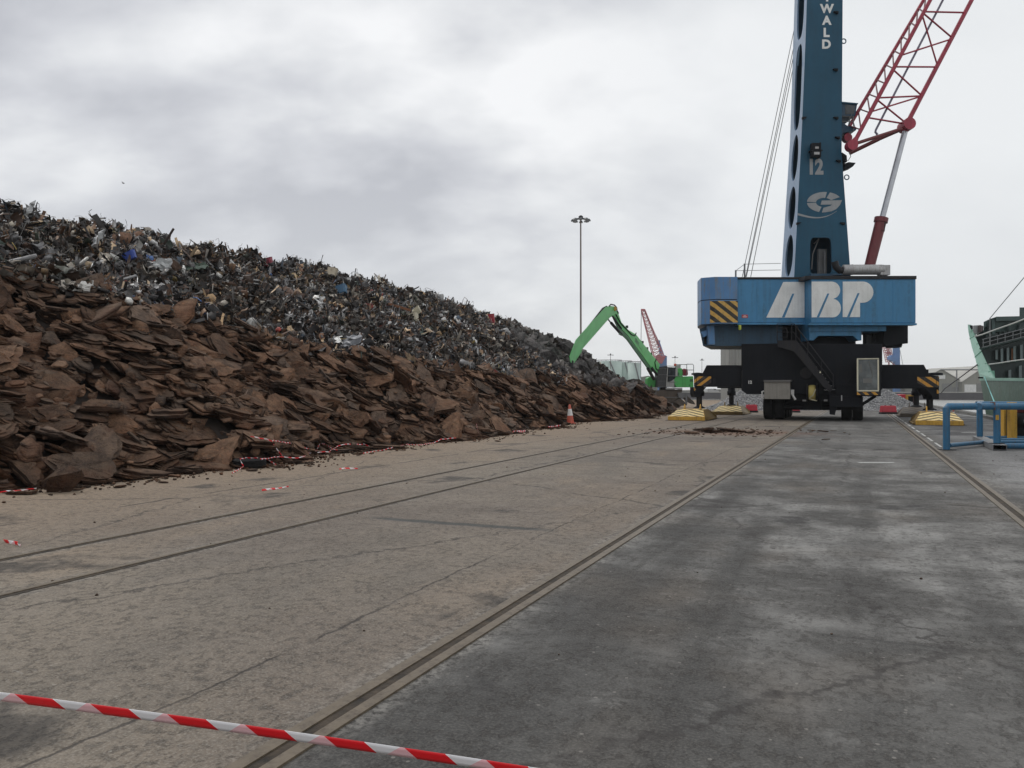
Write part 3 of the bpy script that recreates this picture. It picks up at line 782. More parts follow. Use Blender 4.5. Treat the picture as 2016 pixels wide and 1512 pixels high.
def shade(): 
    r = random.random(); return 0 if r < 0.55 else (1 if r < 0.83 else 2)
SHN = ['rusty tan', 'dark brown', 'grey-brown']
def slab_label(p, r, k, M):
    px, py, D = proj(p); sf, sb, zb, zc = prof(p[1]); h = (sf - p[0]) / max(0.3, sf - sb)
    row = 'at the foot' if h < 0.16 else 'low on the slope' if h < 0.4 else 'halfway up the slope' if h < 0.62 else 'high on the slope' if h < 0.85 else 'just under the scrap'
    al = 'above the lone lump' if px < 170 else 'between lone lump and tyre' if px < 420 else 'above the half-buried tyre' if px < 560 else 'above the tangled tape' if px < 720 else 'past the tangled tape' if px < 900 else 'short of the traffic cone' if px < 1080 else 'around and past the traffic cone'
    app = r / D * 1600
    sz = 'Big' if app > 58 else 'Broad' if app > 42 else 'Middling' if app > 30 else 'Small'
    up = M[2, 2]; tl = 'flat-lying' if up > 0.93 else 'tilted' if up > 0.75 else 'steeply tipped'
    return f'{sz} {tl} {SHN[k]} slab {row}, {al}'
for p, r, M in chosen:
    k = shade(); i = random.randrange(len(protosS))
    o = bpy.data.objects.new('scrap_slab', meshS[i, k]); COL.objects.link(o)
    o.location = p; o.rotation_euler = Matrix(M.tolist()).to_euler()
    th = random.uniform(0.8, 1.25)
    o.scale = (r, r, min(r * th, 0.75))
    tag(o, slab_label(p, r, k, M), 'slab', 'loose slabs of brown crust on the pile', 'thing')
it2 = []
for p, r, M in items:
    k = shade(); th = random.uniform(0.7, 1.3)
    it2.append((random.randrange(len(protosL)), M @ np.diag([r, r, min(r * th, 0.8)]), p, random.random(), k))
# crumbs along the foot and over the yard
protosC = [rock_proto(900 + i, 1) for i in range(5)]
it3 = []
for _ in range(2600):
    t = random.uniform(7, 64) if random.random() < .75 else random.uniform(8, 22); sf = prof(t)[0]
    d = abs(random.gauss(0, 0.55)); r = random.uniform(0.008, 0.05)
    it3.append((len(protosL) + random.randrange(5), np.array(Matrix.Rotation(random.random() * 6, 3, 'Z')) * r, (sf + d, t, r * 0.5), random.random(), shade()))
for _ in range(330):
    p = ground(random.gauss(1430, 85), random.gauss(851.5, 4.0)); r = random.uniform(0.015, 0.07)
    it3.append((len(protosL) + random.randrange(5), np.array(Matrix.Rotation(random.random() * 6, 3, 'Z')) @ np.diag([r * 1.5, r, r * .6]), (p.x, p.y, r * 0.4), random.random(), 1))
for _ in range(170):
    p = Vector((random.uniform(-11, 6), random.uniform(4.5, 42), 0)); r = random.uniform(0.004, 0.02)
    it3.append((len(protosL) + random.randrange(5), np.array(Matrix.Rotation(random.random() * 6, 3, 'Z')) * r, (p.x, p.y, r * 0.5), random.random(), 2))
tag(merged('slab_rubble', protosL, it2, RT, tint='tint'), 'countless smaller brown crust slabs filling the lower pile', 'rubble')
tag(merged('yard_crumbs', protosL + protosC, it3, RT, tint='tint'), 'brown crumbs strewn along the pile foot and over the yard', 'crumbs')

# core of the pile, coloured dark so gaps between pieces look shaded
b = MB(); ts = np.arange(-2, 112, 0.8); ss = np.concatenate([np.arange(-11.5, -26, -0.7), [-27, -29, -32, -36, -41]])
V = []
for t in ts:
    for s in ss: V.append((s + random.uniform(-.1, .1), t + random.uniform(-.1, .1), max(-0.3, H(s, t) - 0.22 + random.uniform(-.08, .08))))
ns = len(ss); fs = [(i * ns + j, i * ns + j + 1, (i + 1) * ns + j + 1, (i + 1) * ns + j) for i in range(len(ts) - 1) for j in range(ns - 1)]
b.add(V, fs)
structure('terrain_mound', b, MOUND)

# --- shredded scrap on the upper pile
def piece(kind, g):
    b = MB()
    if kind == 'sheet':
        n_ = 4; w_ = g.uniform(0.5, 1.0); cz = g.uniform(-0.8, 0.8); V = []
        for i in range(n_):
            for j in range(n_):
                x = (i / (n_ - 1) - .5) * 2; y = (j / (n_ - 1) - .5) * 2 * w_
                V.append((x + g.normal(0, .16), y + g.normal(0, .16), cz * x * x * .8 + g.normal(0, 0.26)))
        b.add(V, [(i * n_ + j, i * n_ + j + 1, (i + 1) * n_ + j + 1, (i + 1) * n_ + j) for i in range(n_ - 1) for j in range(n_ - 1)])
    elif kind == 'strip':
        w_ = g.uniform(0.05, 0.16); c = g.uniform(-.6, .6); tw = g.uniform(-1, 1); V = []
        for i in range(6):
            x = (i / 5 - .5) * 2.6; a = tw * x
            for sg in (-1, 1): V.append((x, sg * w_ * math.cos(a) + g.normal(0, .02), c * x * x * .5 + sg * w_ * math.sin(a)))
        b.add(V, [(2 * i, 2 * i + 1, 2 * i + 3, 2 * i + 2) for i in range(5)])
    elif kind == 'wire':
        p = np.zeros(3); d = g.normal(0, 1, 3); pts = []
        for i in range(6):
            pts.append(tuple(p)); d = d + g.normal(0, 0.6, 3); d /= np.linalg.norm(d); p = p + d * 0.5
        pts = [tuple(np.array(q) - p / 2) for q in pts]; b.path(pts, g.uniform(0.02, 0.045), 4)
    elif kind == 'bar':
        b.box((0, 0, 0), (g.uniform(1.8, 3.0), g.uniform(.08, .2), g.uniform(.05, .14)))
    elif kind == 'chunk':
        V = [(sx * g.uniform(.5, .9), sy * g.uniform(.3, .7), sz * g.uniform(.2, .6)) for sz in (-1, 1) for sy in (-1, 1) for sx in (-1, 1)]
        b.add(V, [(0, 2, 3, 1), (4, 5, 7, 6), (0, 1, 5, 4), (2, 6, 7, 3), (0, 4, 6, 2), (1, 3, 7, 5)])
    elif kind == 'pan':
        V = []; N_ = 7; rr = g.uniform(.6, 1, N_)
        for k in range(N_): V.append((math.cos(k * 2 * PI / N_) * rr[k], math.sin(k * 2 * PI / N_) * rr[k], g.normal(0, .26)))
        V.append((0, 0, g.normal(-.3, .2)))
        b.add(V, [(k, (k + 1) % N_, N_) for k in range(N_)])
    return b
g = np.random.default_rng(5)
kinds = ['sheet'] * 12 + ['strip'] * 14 + ['wire'] * 10 + ['bar'] * 4 + ['chunk'] * 5 + ['pan'] * 3
protosP = [piece(k, g) for k in kinds]
pal = [((0.018, 0.017, 0.018), 38), ((0.055, 0.053, 0.053), 22), ((0.15, 0.148, 0.15), 12), ((0.40, 0.395, 0.39), 8.5), ((0.60, 0.59, 0.56), 3.2), ((0.075, 0.045, 0.032), 14),
       ((0.14, 0.075, 0.045), 6), ((0.46, 0.34, 0.22), 5.0), ((0.045, 0.06, 0.08), 3), ((0.05, 0.068, 0.055), 2.5), ((0.26, 0.04, 0.03), 0.45), ((0.035, 0.08, 0.20), 0.18), ((0.34, 0.25, 0.07), 0.3), ((0.20, 0.12, 0.07), 4)]
pc = np.array([p[0] for p in pal]); pw = np.array([p[1] for p in pal], float); pw /= pw.sum()
items = []
def scrap_ok(s, t):       # dark lumps take over beyond this diagonal
    k = (s - SC) / 9.0
    return t < 57 - 9 * k + 1.0 * math.sin(s * 2)
def clump(s, t):      # loads tipped at different times differ in tone
    a = math.sin(t * .83 + s * .7) + math.sin(s * 1.31 - t * .37 + 2) + .6 * math.sin(t * 2.3 + s * 1.9)
    k = 1.2 + .26 * a; return np.array([k * (1 + .10 * (a < -.4)), k, k * (1 - .14 * (a < -.4))])
def add_scrap(n_, t0, t1, r0, r1):
    c = 0
    while c < n_:
        t = random.uniform(t0, t1); sf, sb, zb, zc = prof(t)
        s = sb + 0.55 * math.sin(t * .9) * .5 + 0.3 - (sb - SC + 2.6) * random.random()
        if not scrap_ok(s, t): 
            c += 0.2; continue
        ki = int(g.integers(len(kinds))); r = r0 + (r1 - r0) * random.random() ** 2.2
        if kinds[ki] in ('wire', 'strip', 'bar'): r *= 1.05 if random.random() < .85 else 1.7
        else: r *= 0.85
        M = np.array(Euler((random.gauss(0, .8), random.gauss(0, .8), random.uniform(0, 6.3))).to_matrix()) * r
        lift = random.uniform(-0.1, 0.28) + (0.12 if kinds[ki] == 'wire' else 0)
        hj = 0.22 * math.sin(t * 1.7 + s) * math.sin(s * 2.3 + t * .6)
        items.append((ki, M, (s, t, H(s, t) + lift + hj), pc[g.choice(len(pc), p=pw)] * random.uniform(.6, 1.35) * clump(s, t), 0)); c += 1
add_scrap(29000, 6, 34, 0.045, 0.25)
add_scrap(20000, 30, 58, 0.06, 0.30)
add_scrap(500, 6, 58, 0.3, 0.5)
# broken bits between the dark lumps
for _ in range(5200):
    t = random.uniform(46, 86); sf, sb, zb, zc = prof(t); s = random.uniform(SC - 1.5, sb + .5)
    if scrap_ok(s + .6, t): continue
    items.append((int(g.choice([i for i, k in enumerate(kinds) if k in ('chunk', 'pan', 'sheet')])), np.array(Euler((random.gauss(0, .8), random.gauss(0, .8), random.uniform(0, 6.3))).to_matrix()) * random.uniform(.12, .45), (s, t, H(s, t) + random.uniform(-.1, .35)), np.array([(.05, .045, .043), (.11, .10, .095), (.2, .18, .165), (.075, .055, .043)][random.randrange(4)]) * random.uniform(.7, 1.4), 0))
# a little scrap past the dark lumps
for _ in range(420):
    t = random.gauss(88, 4); sf = prof(t)[0]; s = random.uniform(-26, sf + .3)
    items.append((int(g.integers(len(kinds))), np.array(Euler((random.gauss(0, .8), random.gauss(0, .8), random.uniform(0, 6.3))).to_matrix()) * random.uniform(.15, .55), (s, t, max(H(s, t), 0) + random.uniform(0, .3)), pc[g.choice(len(pc), p=pw)] * random.uniform(.8, 1.6), 0))
tag(merged('shredded_scrap_metal', protosP, items, [SCRAP], colour='piece_colour'), 'dark shredded scrap metal heaped along the top of the pile', 'scrap')

# --- dark lumps at the far end of the pile
def shard_proto(seed, flat=1.0, npts=13):
    g = np.random.default_rng(seed); random.seed(seed); P = g.normal(0, 1, (npts, 3)); P /= np.linalg.norm(P, axis=1)[:, None]
    P *= g.uniform(0.75, 1.1, (npts, 1)) * np.array([1.25, 0.95, 0.72 * flat])
    bm = bmesh.new()
    for p in P: bm.verts.new(p)
    r_ = bmesh.ops.convex_hull(bm, input=bm.verts)
    bmesh.ops.delete(bm, geom=[v for v in bm.verts if not v.link_faces], context='VERTS')
    bmesh.ops.subdivide_edges(bm, edges=bm.edges[:], cuts=3, use_grid_fill=True, fractal=0.22, along_normal=0.6, seed=seed)
    bmesh.ops.triangulate(bm, faces=bm.faces[:])
    bm.verts.index_update(); b = MB(); b.add([v.co[:] for v in bm.verts], [[v.index for v in f.verts] for f in bm.faces]); bm.free(); return b
protosR = [shard_proto(40 + i, 1.0 if i % 2 else 0.6) for i in range(12)]; random.seed(21)
meshR = [mesh_of('lump', pb, ROCK) for pb in protosR]
lumps = []
tries = 0
while len(lumps) < 240 and tries < 20000:
    tries += 1
    t = random.uniform(46, 85); sf, sb, zb, zc = prof(t); s = random.uniform(SC - 1.0, sb + 0.6)
    if scrap_ok(s + .3, t): continue
    r = random.uniform(0.3, 0.75) if random.random() < .8 else random.uniform(0.75, 1.15)
    if t > 77: r *= 0.6
    gx_, gy_, gD = proj((s, t, H(s, t) + r * .5))
    if gx_ > 1175 and random.random() < .8: continue
    if 1085 < gx_ < 1180 and gy_ < 768 and gD < 65: continue
    lumps.append(((s, t, H(s, t) + random.uniform(-.1, .45) * r), r))
for p, r in lumps:
    o = bpy.data.objects.new('scrap_lump', random.choice(meshR)); COL.objects.link(o); o.location = p
    o.rotation_euler = (random.gauss(0, .7), random.gauss(0, .7), random.uniform(0, 6.3)); o.scale = (r,) * 3
    px, py, D = proj(p); hrel = (p[2]) / max(0.5, prof(p[1])[3])
    al = next(a_ for x_, a_ in ((985, 'half among the shredded scrap'), (1020, 'where the shredded scrap ends'), (1055, 'between scrap and green grab'), (1085, 'a little left of the green grab'), (1112, 'close left of the green grab'), (1135, 'behind the green grab'), (1160, 'right of grab and light mast'), (1190, 'left of the pale tanks'), (1240, 'in front of the pale tanks'), (9999, 'near the green handler')) if px < x_)
    row = 'on the crest' if hrel > .86 else 'high on the heap' if hrel > .62 else 'midway down the heap' if hrel > .42 else 'low on the heap'
    tag(o, f"{'Huge' if r > 1 else 'Large' if r > .7 else 'Smaller'} dark grey lump {row}, {al}", 'lump', 'dark lumps at the far end of the pile')

# ================================================================== MOBILE HARBOUR CRANE
crane = thing('harbour_crane', 'huge blue mobile harbour crane with red lattice boom and black wheeled chassis', 'crane', (-2.5, 53.0, 0))
q1 = lambda zx, zy: (1350 + zx / 4.032, 500 + zy / 4.032)           # measuring frames on the photograph
q2 = lambda zx, zy: (1400 + zx / 2.7, zy / 2.7)
qT = lambda zx, zy: (1530 + zx / 4.2, 200 + zy / 4.2)
q6 = lambda zx, zy: (1500 + zx / 6.873, 620 + zy / 6.873)
DH, DB, DT, DC = 47.0, 46.0, 48.3, 47.6
# machinery house: left bay and the proud right bay
b = MB()
b.crect(1450, 549.5, 1586, 635, DH, 5.2); b.crect(1597, 549.5, 1803, 636, DB, 6.2)
house = obj('machinery_house', b, BLUE, crane, bevel=0.03)
b = MB(); b.crect(1447.5, 545.5, 1592, 549.3, DH - 0.05, 5.3); b.crect(1585, 543, 1804.5, 549.3, DB - 0.06, 6.3)
obj('roof_edge', b, DARK, crane)
b = MB(); b.crect(1452, 635.3, 1592, 639, DH - 0.12, 0.5); b.crect(1592, 636.3, 1805, 640, DB - 0.12, 0.6)
for x in (1490, 1541): b.crect(x, 550, x + .8, 634, DH - 0.012, 0.011)
for x in (1630, 1672, 1758): b.crect(x, 550, x + .7, 635, DB - 0.012, 0.011)
obj('cladding_trim', b, BLUE, crane)
b = MB(); b.crect(1586.2, 550, 1596.8, 637, DH + 0.3, 4.0); b.crect(1447.3, 550, 1449.8, 634, DH + 0.35, 3)
obj('recess', b, DARK, crane)
# ABP lettering, cut as plates 12 mm proud
def arc(cx, cy, rx, ry, a0, a1, n=14): return [(cx + rx * math.cos(R(a0 + (a1 - a0) * i / n)), cy - ry * math.sin(R(a0 + (a1 - a0) * i / n))) for i in range(n + 1)]
A_ = [(640, 505), (775, 222), (943, 222), (943, 505)]
B_ = [(1000, 219), (1158, 219)] + arc(1158, 288, 68, 69, 80, -58) + [(1172, 356)] + arc(1168, 430, 64, 73, 70, -90) + [(1000, 503)]
P_ = [(1247, 219), (1405, 219)] + arc(1405, 303, 85, 84, 84, -90) + [(1384, 387), (1384, 501), (1247, 501)]
b = MB(); b.cpoly([q1(*p) for p in A_], DH - 0.02, 0.019)
for pl in (B_, P_): b.cpoly([q1(*p) for p in pl], DB - 0.02, 0.019)
logo = obj('abp_lettering', b, WHITE, crane)
b = MB(); b.cpoly([q1(*p) for p in [(764, 503.5), (786, 503.5), (862, 315), (846, 315)]], DH - 0.024, 0.003)
for pl in ([(1040, 502), (1060, 502), (1140, 314), (1124, 314)], [(1281, 500), (1301, 500), (1380, 311), (1364, 311)]):
    b.cpoly([q1(*p) for p in pl], DB - 0.024, 0.003)
obj('letter_slot', b, BLUE, crane)
b = MB(); b.crect(1460.5, 619.5, 1472.5, 625.8, DH - 0.02, 0.019); sg = obj('warning_plate', b, paint('faded_red_plate', (0.45, 0.05, 0.06), .5, .2), crane)
b = MB(); b.crect(1462, 622.9, 1471, 623.5, DH - 0.024, 0.003); b.crect(1462.5, 624.1, 1470, 624.6, DH - 0.024, 0.003); b.crect(1464, 621, 1468.5, 621.6, DH - .024, .003); obj('plate_writing', b, WHITE, crane)
# counterweight: two rounded stacked blocks
def cw_ring(py_top_front, zoff, inset=0.0):
    pts = []
    return pts
def cw_block(z0, z1, grow=0.0):
    # plan outline in crane-aligned metres: (x, y) from the photo-facing side round the rounded rear
    x0 = onD(1373, 600, 48.6).dot(R3); xr = onD(1449.5, 600, DH).dot(R3); y0 = DH - 0.3
    pl = [(xr, y0), (xr - 1.30, y0), (xr - 1.85, y0 + .34), (xr - 2.0, y0 + .5), (x0 + .02, y0 + 1.9), (x0 + .16, y0 + 2.6), (x0 + .42, y0 + 3.6), (x0 + .8, y0 + 4.4), (x0 + 1.25, y0 + 5.6), (xr - .5, y0 + 6.0), (xr, y0 + 6.0)]
    cx = sum(p[0] for p in pl) / len(pl); cy = sum(p[1] for p in pl) / len(pl)
    W_ = lambda p, z: R3 * (cx + (p[0] - cx) * (1 + grow)) + F3 * (cy + (p[1] - cy) * (1 + grow)) + Z3 * z
    return [W_(p, z0) for p in pl], [W_(p, z1) for p in pl]
zt = onD(1440, 545, DH - .3).z; zm = onD(1440, 590.5, DH - .3).z; zb_ = onD(1440, 637, DH - .3).z; zl = onD(1440, 681, DH).z
b = MB(); b.loft(list(cw_block(zm + .05, zt))); b.loft(list(cw_block(zb_, zm)))
obj('counterweight', b, BLUE3, crane, bevel=0.04)
b = MB(); b.loft(list(cw_block(zm + .004, zm + .046, -0.02))); obj('counterweight_joint', b, DARK, crane)
# hazard panel wraps the corner of the lower block
r0, r1 = cw_block(zb_ + .06, zm - .06)
b = MB()
for i in (0, 1):
    pts = [r0[i], r0[i + 1] if i == 0 else r0[i] * 0.55 + r0[i + 1] * 0.45, r1[i + 1] if i == 0 else r1[i] * 0.55 + r1[i + 1] * 0.45, r1[i]]
    nrm = (pts[1] - pts[0]).cross(Z3).normalized()
    if nrm.dot(F3) > 0: nrm = -nrm
    b.prism([p + nrm * 0.004 for p in pts], nrm * 0.014)
obj('hazard_panel', b, HAZ, crane)
# slew frame under the house
b = MB(); b.prism([onD(x, y, DH + .9) for x, y in [(1377, 648), (1384, 681), (1540, 681), (1540, 640), (1452, 637), (1396, 640)]], F3 * 4.2 + R3 * 1.5)
obj('slew_frame', b, TEAL, crane)
b = MB(); b.cpoly([(1393, 641), (1406, 641), (1408, 678), (1395, 678)], DH + 0.45, 0.44); b.cpoly([(1380, 653), (1392, 650), (1393, 660), (1385, 664)], DH + .6, .3); obj('frame_bracket', b, BLUE3, crane)
b = MB(); b.crect(1386, 664, 1394, 677, DH + .86, .03); obj('bracket_recess', b, BLACK, crane)
b = MB(); b.cpoly([q6(605, 115), (1745, 641), (1745, 652), q6(1350, 226), q6(1350, 345), q6(1300, 345), q6(1235, 284), q6(765, 284), q6(700, 345), q6(645, 345), q6(640, 215)], DB + 0.5, 3.2)
obj('support_bracket', b, BLUE, crane, bevel=0.02)
b = MB(); b.crect(1592.8, 640.4, 1742, 651.6, DB + 0.42, 0.07); b.crect(1594, 653, 1696, 653.8, DB + .48, .019); obj('bracket_flange', b, BLUE, crane)
b = MB(); b.crect(1540, 640, 1600, 680, DH + 1.6, 3.6); b.lathe(Vector((-2.5, 53, onD(1600, 682, DC).z)), (0, 0, 1), [(2.35, -.1), (2.35, 1.25), (2.1, 1.3)], 32); obj('slewing_ring', b, BLACK, crane)
b = MB(); b.cpoly([(1741, 641), (1788, 640), (1788, 676), (1770, 677), (1758, 681), (1745, 683), (1738, 676)], DB + 1.2, 2.4); b.crect(1738, 671, 1777, 681, DB + 1.6, .8); b.crect(1755, 681.2, 1776, 684, DB + 1.4, .8)
obj('hydraulic_unit', b, BLACK, crane, bevel=0.03)
b = MB()
for x in (1702, 1716, 1729): b.crect(x, 657, x + 4, 677, DB + 2.6, .25)
b.crect(1697, 653, 1738, 658, DB + 2.5, .6)
b.path([onD(x, y, DB + 2.2) for x, y in [(1722, 672), (1722, 659), (1737, 655), (1737, 672)]], .035, 5); b.path([onD(x, y, DB + 2.2) for x, y in [(1722, 667), (1737, 664)]], .03, 5)
obj('ring_strut', b, BLACK, crane)
b = MB(); b.lathe(onD(1456.5, 641.5, DH - .1), (0, 0, -1), [(.07, -.04), (.085, 0), (.085, .2), (.05, .24)], 10); obj('marker_lamp', b, LIME, crane)

# --- tower: tapering box, rear plate pierced by long oval holes
LV = [545, 455, 300, 243, 0, -140, -262]
def lx(py): return np.interp(py, [-262, 0, 230, 535, 545], [1596, 1589, 1580, 1564, 1563.5])
def rx(py): return np.interp(py, [-262, 0, 300, 545], [1660, 1659, 1657, 1675])
def bx(py): return np.interp(py, [-262, 0, 230, 535, 545], [1571, 1563, 1556.5, 1538, 1537.5])
def fl(py): return onD(lx(py), py, DT)
def fr_(py): return onD(rx(py), py, DT)
def bl(py): 
    p = onD(bx(py), py, DT + 2.6); p.z = fl(py).z; return p
def br(py):
    p = fr_(py) + (bl(py) - fl(py)); return p
def ringplate(corner, hole, inward, n=36, mi=0, b=None):
    """corner: 4 points (u0v0,u1v0,u1v1,u0v1); hole: list of (u,v) params"""
    P = lambda u, v: (corner[0] * (1 - u) + corner[1] * u) * (1 - v) + (corner[3] * (1 - u) + corner[2] * u) * v
    hs = hole; outer = []
    cu_ = sum(h[0] for h in hs) / len(hs); cv_ = sum(h[1] for h in hs) / len(hs)
    for u, v in hs:
        du, dv = u - cu_, v - cv_; k = 1e9
        if du > 1e-9: k = min(k, (1 - cu_) / du)
        if du < -1e-9: k = min(k, -cu_ / du)
        if dv > 1e-9: k = min(k, (1 - cv_) / dv)
        if dv < -1e-9: k = min(k, -cv_ / dv)
        outer.append((cu_ + du * k, cv_ + dv * k))
    m_ = len(hs); O = [P(*o) for o in outer]; I = [P(*h) for h in hs]
    b.add(O + I + [p + inward for p in I], [(i, (i + 1) % m_, m_ + (i + 1) % m_, m_ + i) for i in range(m_)] + [(m_ + i, m_ + (i + 1) % m_, 2 * m_ + (i + 1) % m_, 2 * m_ + i) for i in range(m_)], mi)
    # corner fill
    for cu2, cv2 in ((0, 0), (1, 0), (1, 1), (0, 1)):
        best = sorted(range(m_), key=lambda i: (outer[i][0] - cu2) ** 2 + (outer[i][1] - cv2) ** 2)
        on_u = [i for i in range(m_) if abs(outer[i][0] - cu2) < 1e-6]; on_v = [i for i in range(m_) if abs(outer[i][1] - cv2) < 1e-6]
        if on_u and on_v:
            i = min(on_u, key=lambda i: abs(outer[i][1] - cv2)); j = min(on_v, key=lambda i: abs(outer[i][0] - cu2))
            if i != j: b.add([P(cu2, cv2), O[i], O[j]], [(0, 1, 2)], mi)
def ell(cu_, cv_, ru, rv, n=36, p=2.0):
    o = []
    for i in range(n):
        a = 2 * PI * (i + .5) / n; c, s_ = math.cos(a), math.sin(a)
        o.append((cu_ + ru * math.copysign(abs(c) ** (2 / p), c), cv_ + rv * math.copysign(abs(s_) ** (2 / p), s_)))
    return o
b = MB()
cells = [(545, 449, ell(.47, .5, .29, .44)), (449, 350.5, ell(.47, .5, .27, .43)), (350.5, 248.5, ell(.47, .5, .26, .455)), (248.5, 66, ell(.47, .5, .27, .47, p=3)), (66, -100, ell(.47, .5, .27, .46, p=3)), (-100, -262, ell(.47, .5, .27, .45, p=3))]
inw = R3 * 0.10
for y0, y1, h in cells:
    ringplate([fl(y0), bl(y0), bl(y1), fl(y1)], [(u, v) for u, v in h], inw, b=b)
obj('tower_rear_plate', b, paint('tower_rear_sky_lit_blue', (0.20, 0.31, 0.46), 0.3, 0.4, (0.10, 0.12, 0.12), 0.8), crane)  # paler blue puts the sky light and gloss on this face into the paint
b = MB()
# front plate with the doorway
ringplate([fl(545), fr_(545), fr_(455), fl(455)], [(u, v) for u, v in ell(.475, .46, .20, .40, p=7)], F3 * 0.12, b=b)
for y0, y1 in zip(LV[1:-1], LV[2:]): b.add([fl(y0), fr_(y0), fr_(y1), fl(y1)], [(0, 1, 2, 3)])
for y0, y1 in zip(LV[:-1], LV[1:]):
    b.add([fr_(y0), br(y0), br(y1), fr_(y1)], [(0, 1, 2, 3)]); b.add([br(y0), bl(y0), bl(y1), br(y1)], [(0, 1, 2, 3)])
b.add([fl(-262), fr_(-262), br(-262), bl(-262)], [(0, 1, 2, 3)])
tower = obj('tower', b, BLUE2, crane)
b = MB()
for y in (449, 350, 248, 66):   # inner stiffening floors
    b.prism([fl(y) + R3 * .12 + F3 * .02, fr_(y) - R3 * .1 + F3 * .02, br(y) - R3 * .1 - F3 * .05, bl(y) + R3 * .12 - F3 * .05], (0, 0, 0.05))
b.path([onD(1571, 130, DT + .9), onD(1575, 90, DT + 1.2)], .05, 5)
obj('tower_diaphragm', b, BLUE2, crane)
b = MB()
for y in (540, 500, 460, 420, 380, 340, 300): b.path([onD(bx(y) + 9, y, DT + 1.4) + R3 * .5, onD(bx(y) + 16, y - 14, DT + 1.2) + R3 * .5], .03, 4)
for k in (0, .35): b.path([onD(bx(545) + 10, 545, DT + 1.4 - k) + R3 * .4, onD(bx(270) + 10, 270, DT + 1.4 - k) + R3 * .4], .03, 4)
obj('tower_ladder', b, RAILG, crane)
b = MB()
for px, py, sgn in [(1580, 231, 1), (1651, 231, -1), (1654, 270, -1), (1656, 316, -1), (1569, 439, 1), (1664, 439, -1), (1651, 23, -1), (1650, 136, -1)]:
    b.cpoly([(px, py - 1.5), (px + sgn * 9, py - 1.5), (px + sgn * 8, py), (px + sgn * 2, py + 3), (px, py + 3)], DT - .16, .158)
obj('tower_cleat', b, BLACK, crane)
b = MB()
for c_, r_ in (((1661, 81), .14), ((1667, 349), .14)):
    c0 = onD(c_[0], c_[1], DT + .3); b.path([c0 + R3 * (r_ * math.cos(a)) + Z3 * (r_ * math.sin(a)) for a in np.linspace(0, 2 * PI, 13)], .035, 5)
obj('lifting_eye', b, BLUE2, crane)
b = MB(); b.crect(1598.5, 281, 1615, 308, DT - .42, .30); b.crect(1596, 294.5, 1620, 296.5, DT - .45, .44); b.crect(1614, 280, 1617, 309, DT - .46, .45); fl_ = obj('floodlight', b, BLACK, crane, bevel=.02)
b = MB(); b.crect(1605, 288.5, 1612, 292.5, DT - .435, .012); b.crect(1603, 299, 1614, 304, DT - .435, .012); obj('floodlight_glass', b, ALU, crane)
b = MB(); b.tube(onD(1600, 541, DT - .3), onD(1674, 541, DT - .3), .06); b.crect(1597, 538.5, 1640, 543.5, DT - .5, .35); obj('tower_foot_beam', b, TEAL, crane)
b = MB(); b.path([onD(x, y, DT + .6) for x, y in [(1602, 480), (1612, 470), (1600, 500), (1598, 530)]], .04, 5); b.path([onD(x, y, DT + .5) for x, y in [(1624, 540), (1624, 495)]], .06, 5); b.crect(1612, 490, 1628, 540, DT + .8, .3); obj('doorway_fittings', b, RAILG, crane)
for ch, py in (('D', 87), ('L', 64), ('A', 40), ('W', 17), ('T', -6), ('T', -29), ('O', -52), ('G', -75)):
    lettering('tower_lettering', ch, onD(1627 + (87 - py) * .012, py, DT), 18.5 / F * DT, R3, Z3, WHITE, crane, .012, .045, 1.0)
lettering('tower_number', '12', onD(1607.5, 328, DT), 32 / F * DT, R3, Z3, LOGOG, crane, .012, .05, .78)
def gring(a0, a1, n=10):
    o = [(392 + 145 * math.cos(R(a)), 832 - 85 * math.sin(R(a)) - 0.0) for a in np.linspace(a0, a1, n)]
    i = [(388 + 66 * math.cos(R(a)), 834 - 38 * math.sin(R(a))) for a in np.linspace(a1, a0, n)]
    return o + i
b = MB()
for a0, a1 in ((30, 72), (82, 177), (184, 252)): b.cpoly([qT(*p) for p in gring(a0, a1)], DT - .014, .013)
b.cpoly([qT(*p) for p in [(370, 818), (537, 815), (520, 855), (490, 888), (450, 907), (400, 915), (370, 917), (383, 878), (440, 862), (455, 851), (360, 852)]], DT - .014, .013)
sw = [(170 + 325 * k / 14, 930 + 42 * math.sin(PI * k / 20) - 60 * (k / 14) ** 3) for k in range(15)]
b.cpoly([qT(x, y - 9 * (1 - k / 16)) for k, (x, y) in enumerate(sw)] + [qT(x, y + 9 * (1 - k / 16)) for k, (x, y) in reversed(list(enumerate(sw)))], DT - .014, .013)
obj('tower_emblem', b, LOGOG, crane)
# operator's cab on the boom side
b = MB(); b.cpoly([(1657.5, 201), (1688, 204), (1684, 228), (1657.5, 228)], DT + .9, 1.9); b.cpoly([(1657.5, 240), (1668, 247), (1686, 250), (1686, 256), (1660, 262), (1657.5, 268)], DT + .8, 1.6)
cabp = obj('operator_cab', b, TEAL, crane, bevel=.02)
b = MB(); b.cpoly([(1657.5, 200), (1690, 203), (1689, 205), (1657.5, 203)], DT + .8, 2.1); obj('cab_roof', b, BLUE2, crane)
b = MB(); b.cpoly([(1664, 206), (1684, 208), (1681, 225), (1664, 225)], DT + .885, .012); obj('cab_window', b, GLASS, crane)
b = MB(); 
for pts in ([(1657, 229), (1680, 229), (1680, 258)], [(1673, 246), (1673, 229)], [(1669, 250), (1676, 226), (1683, 250)], [(1657, 239), (1680, 240)]): b.path([onD(x, y, DT + .6) for x, y in pts], .03, 5)
obj('cab_railing', b, RAILG, crane)
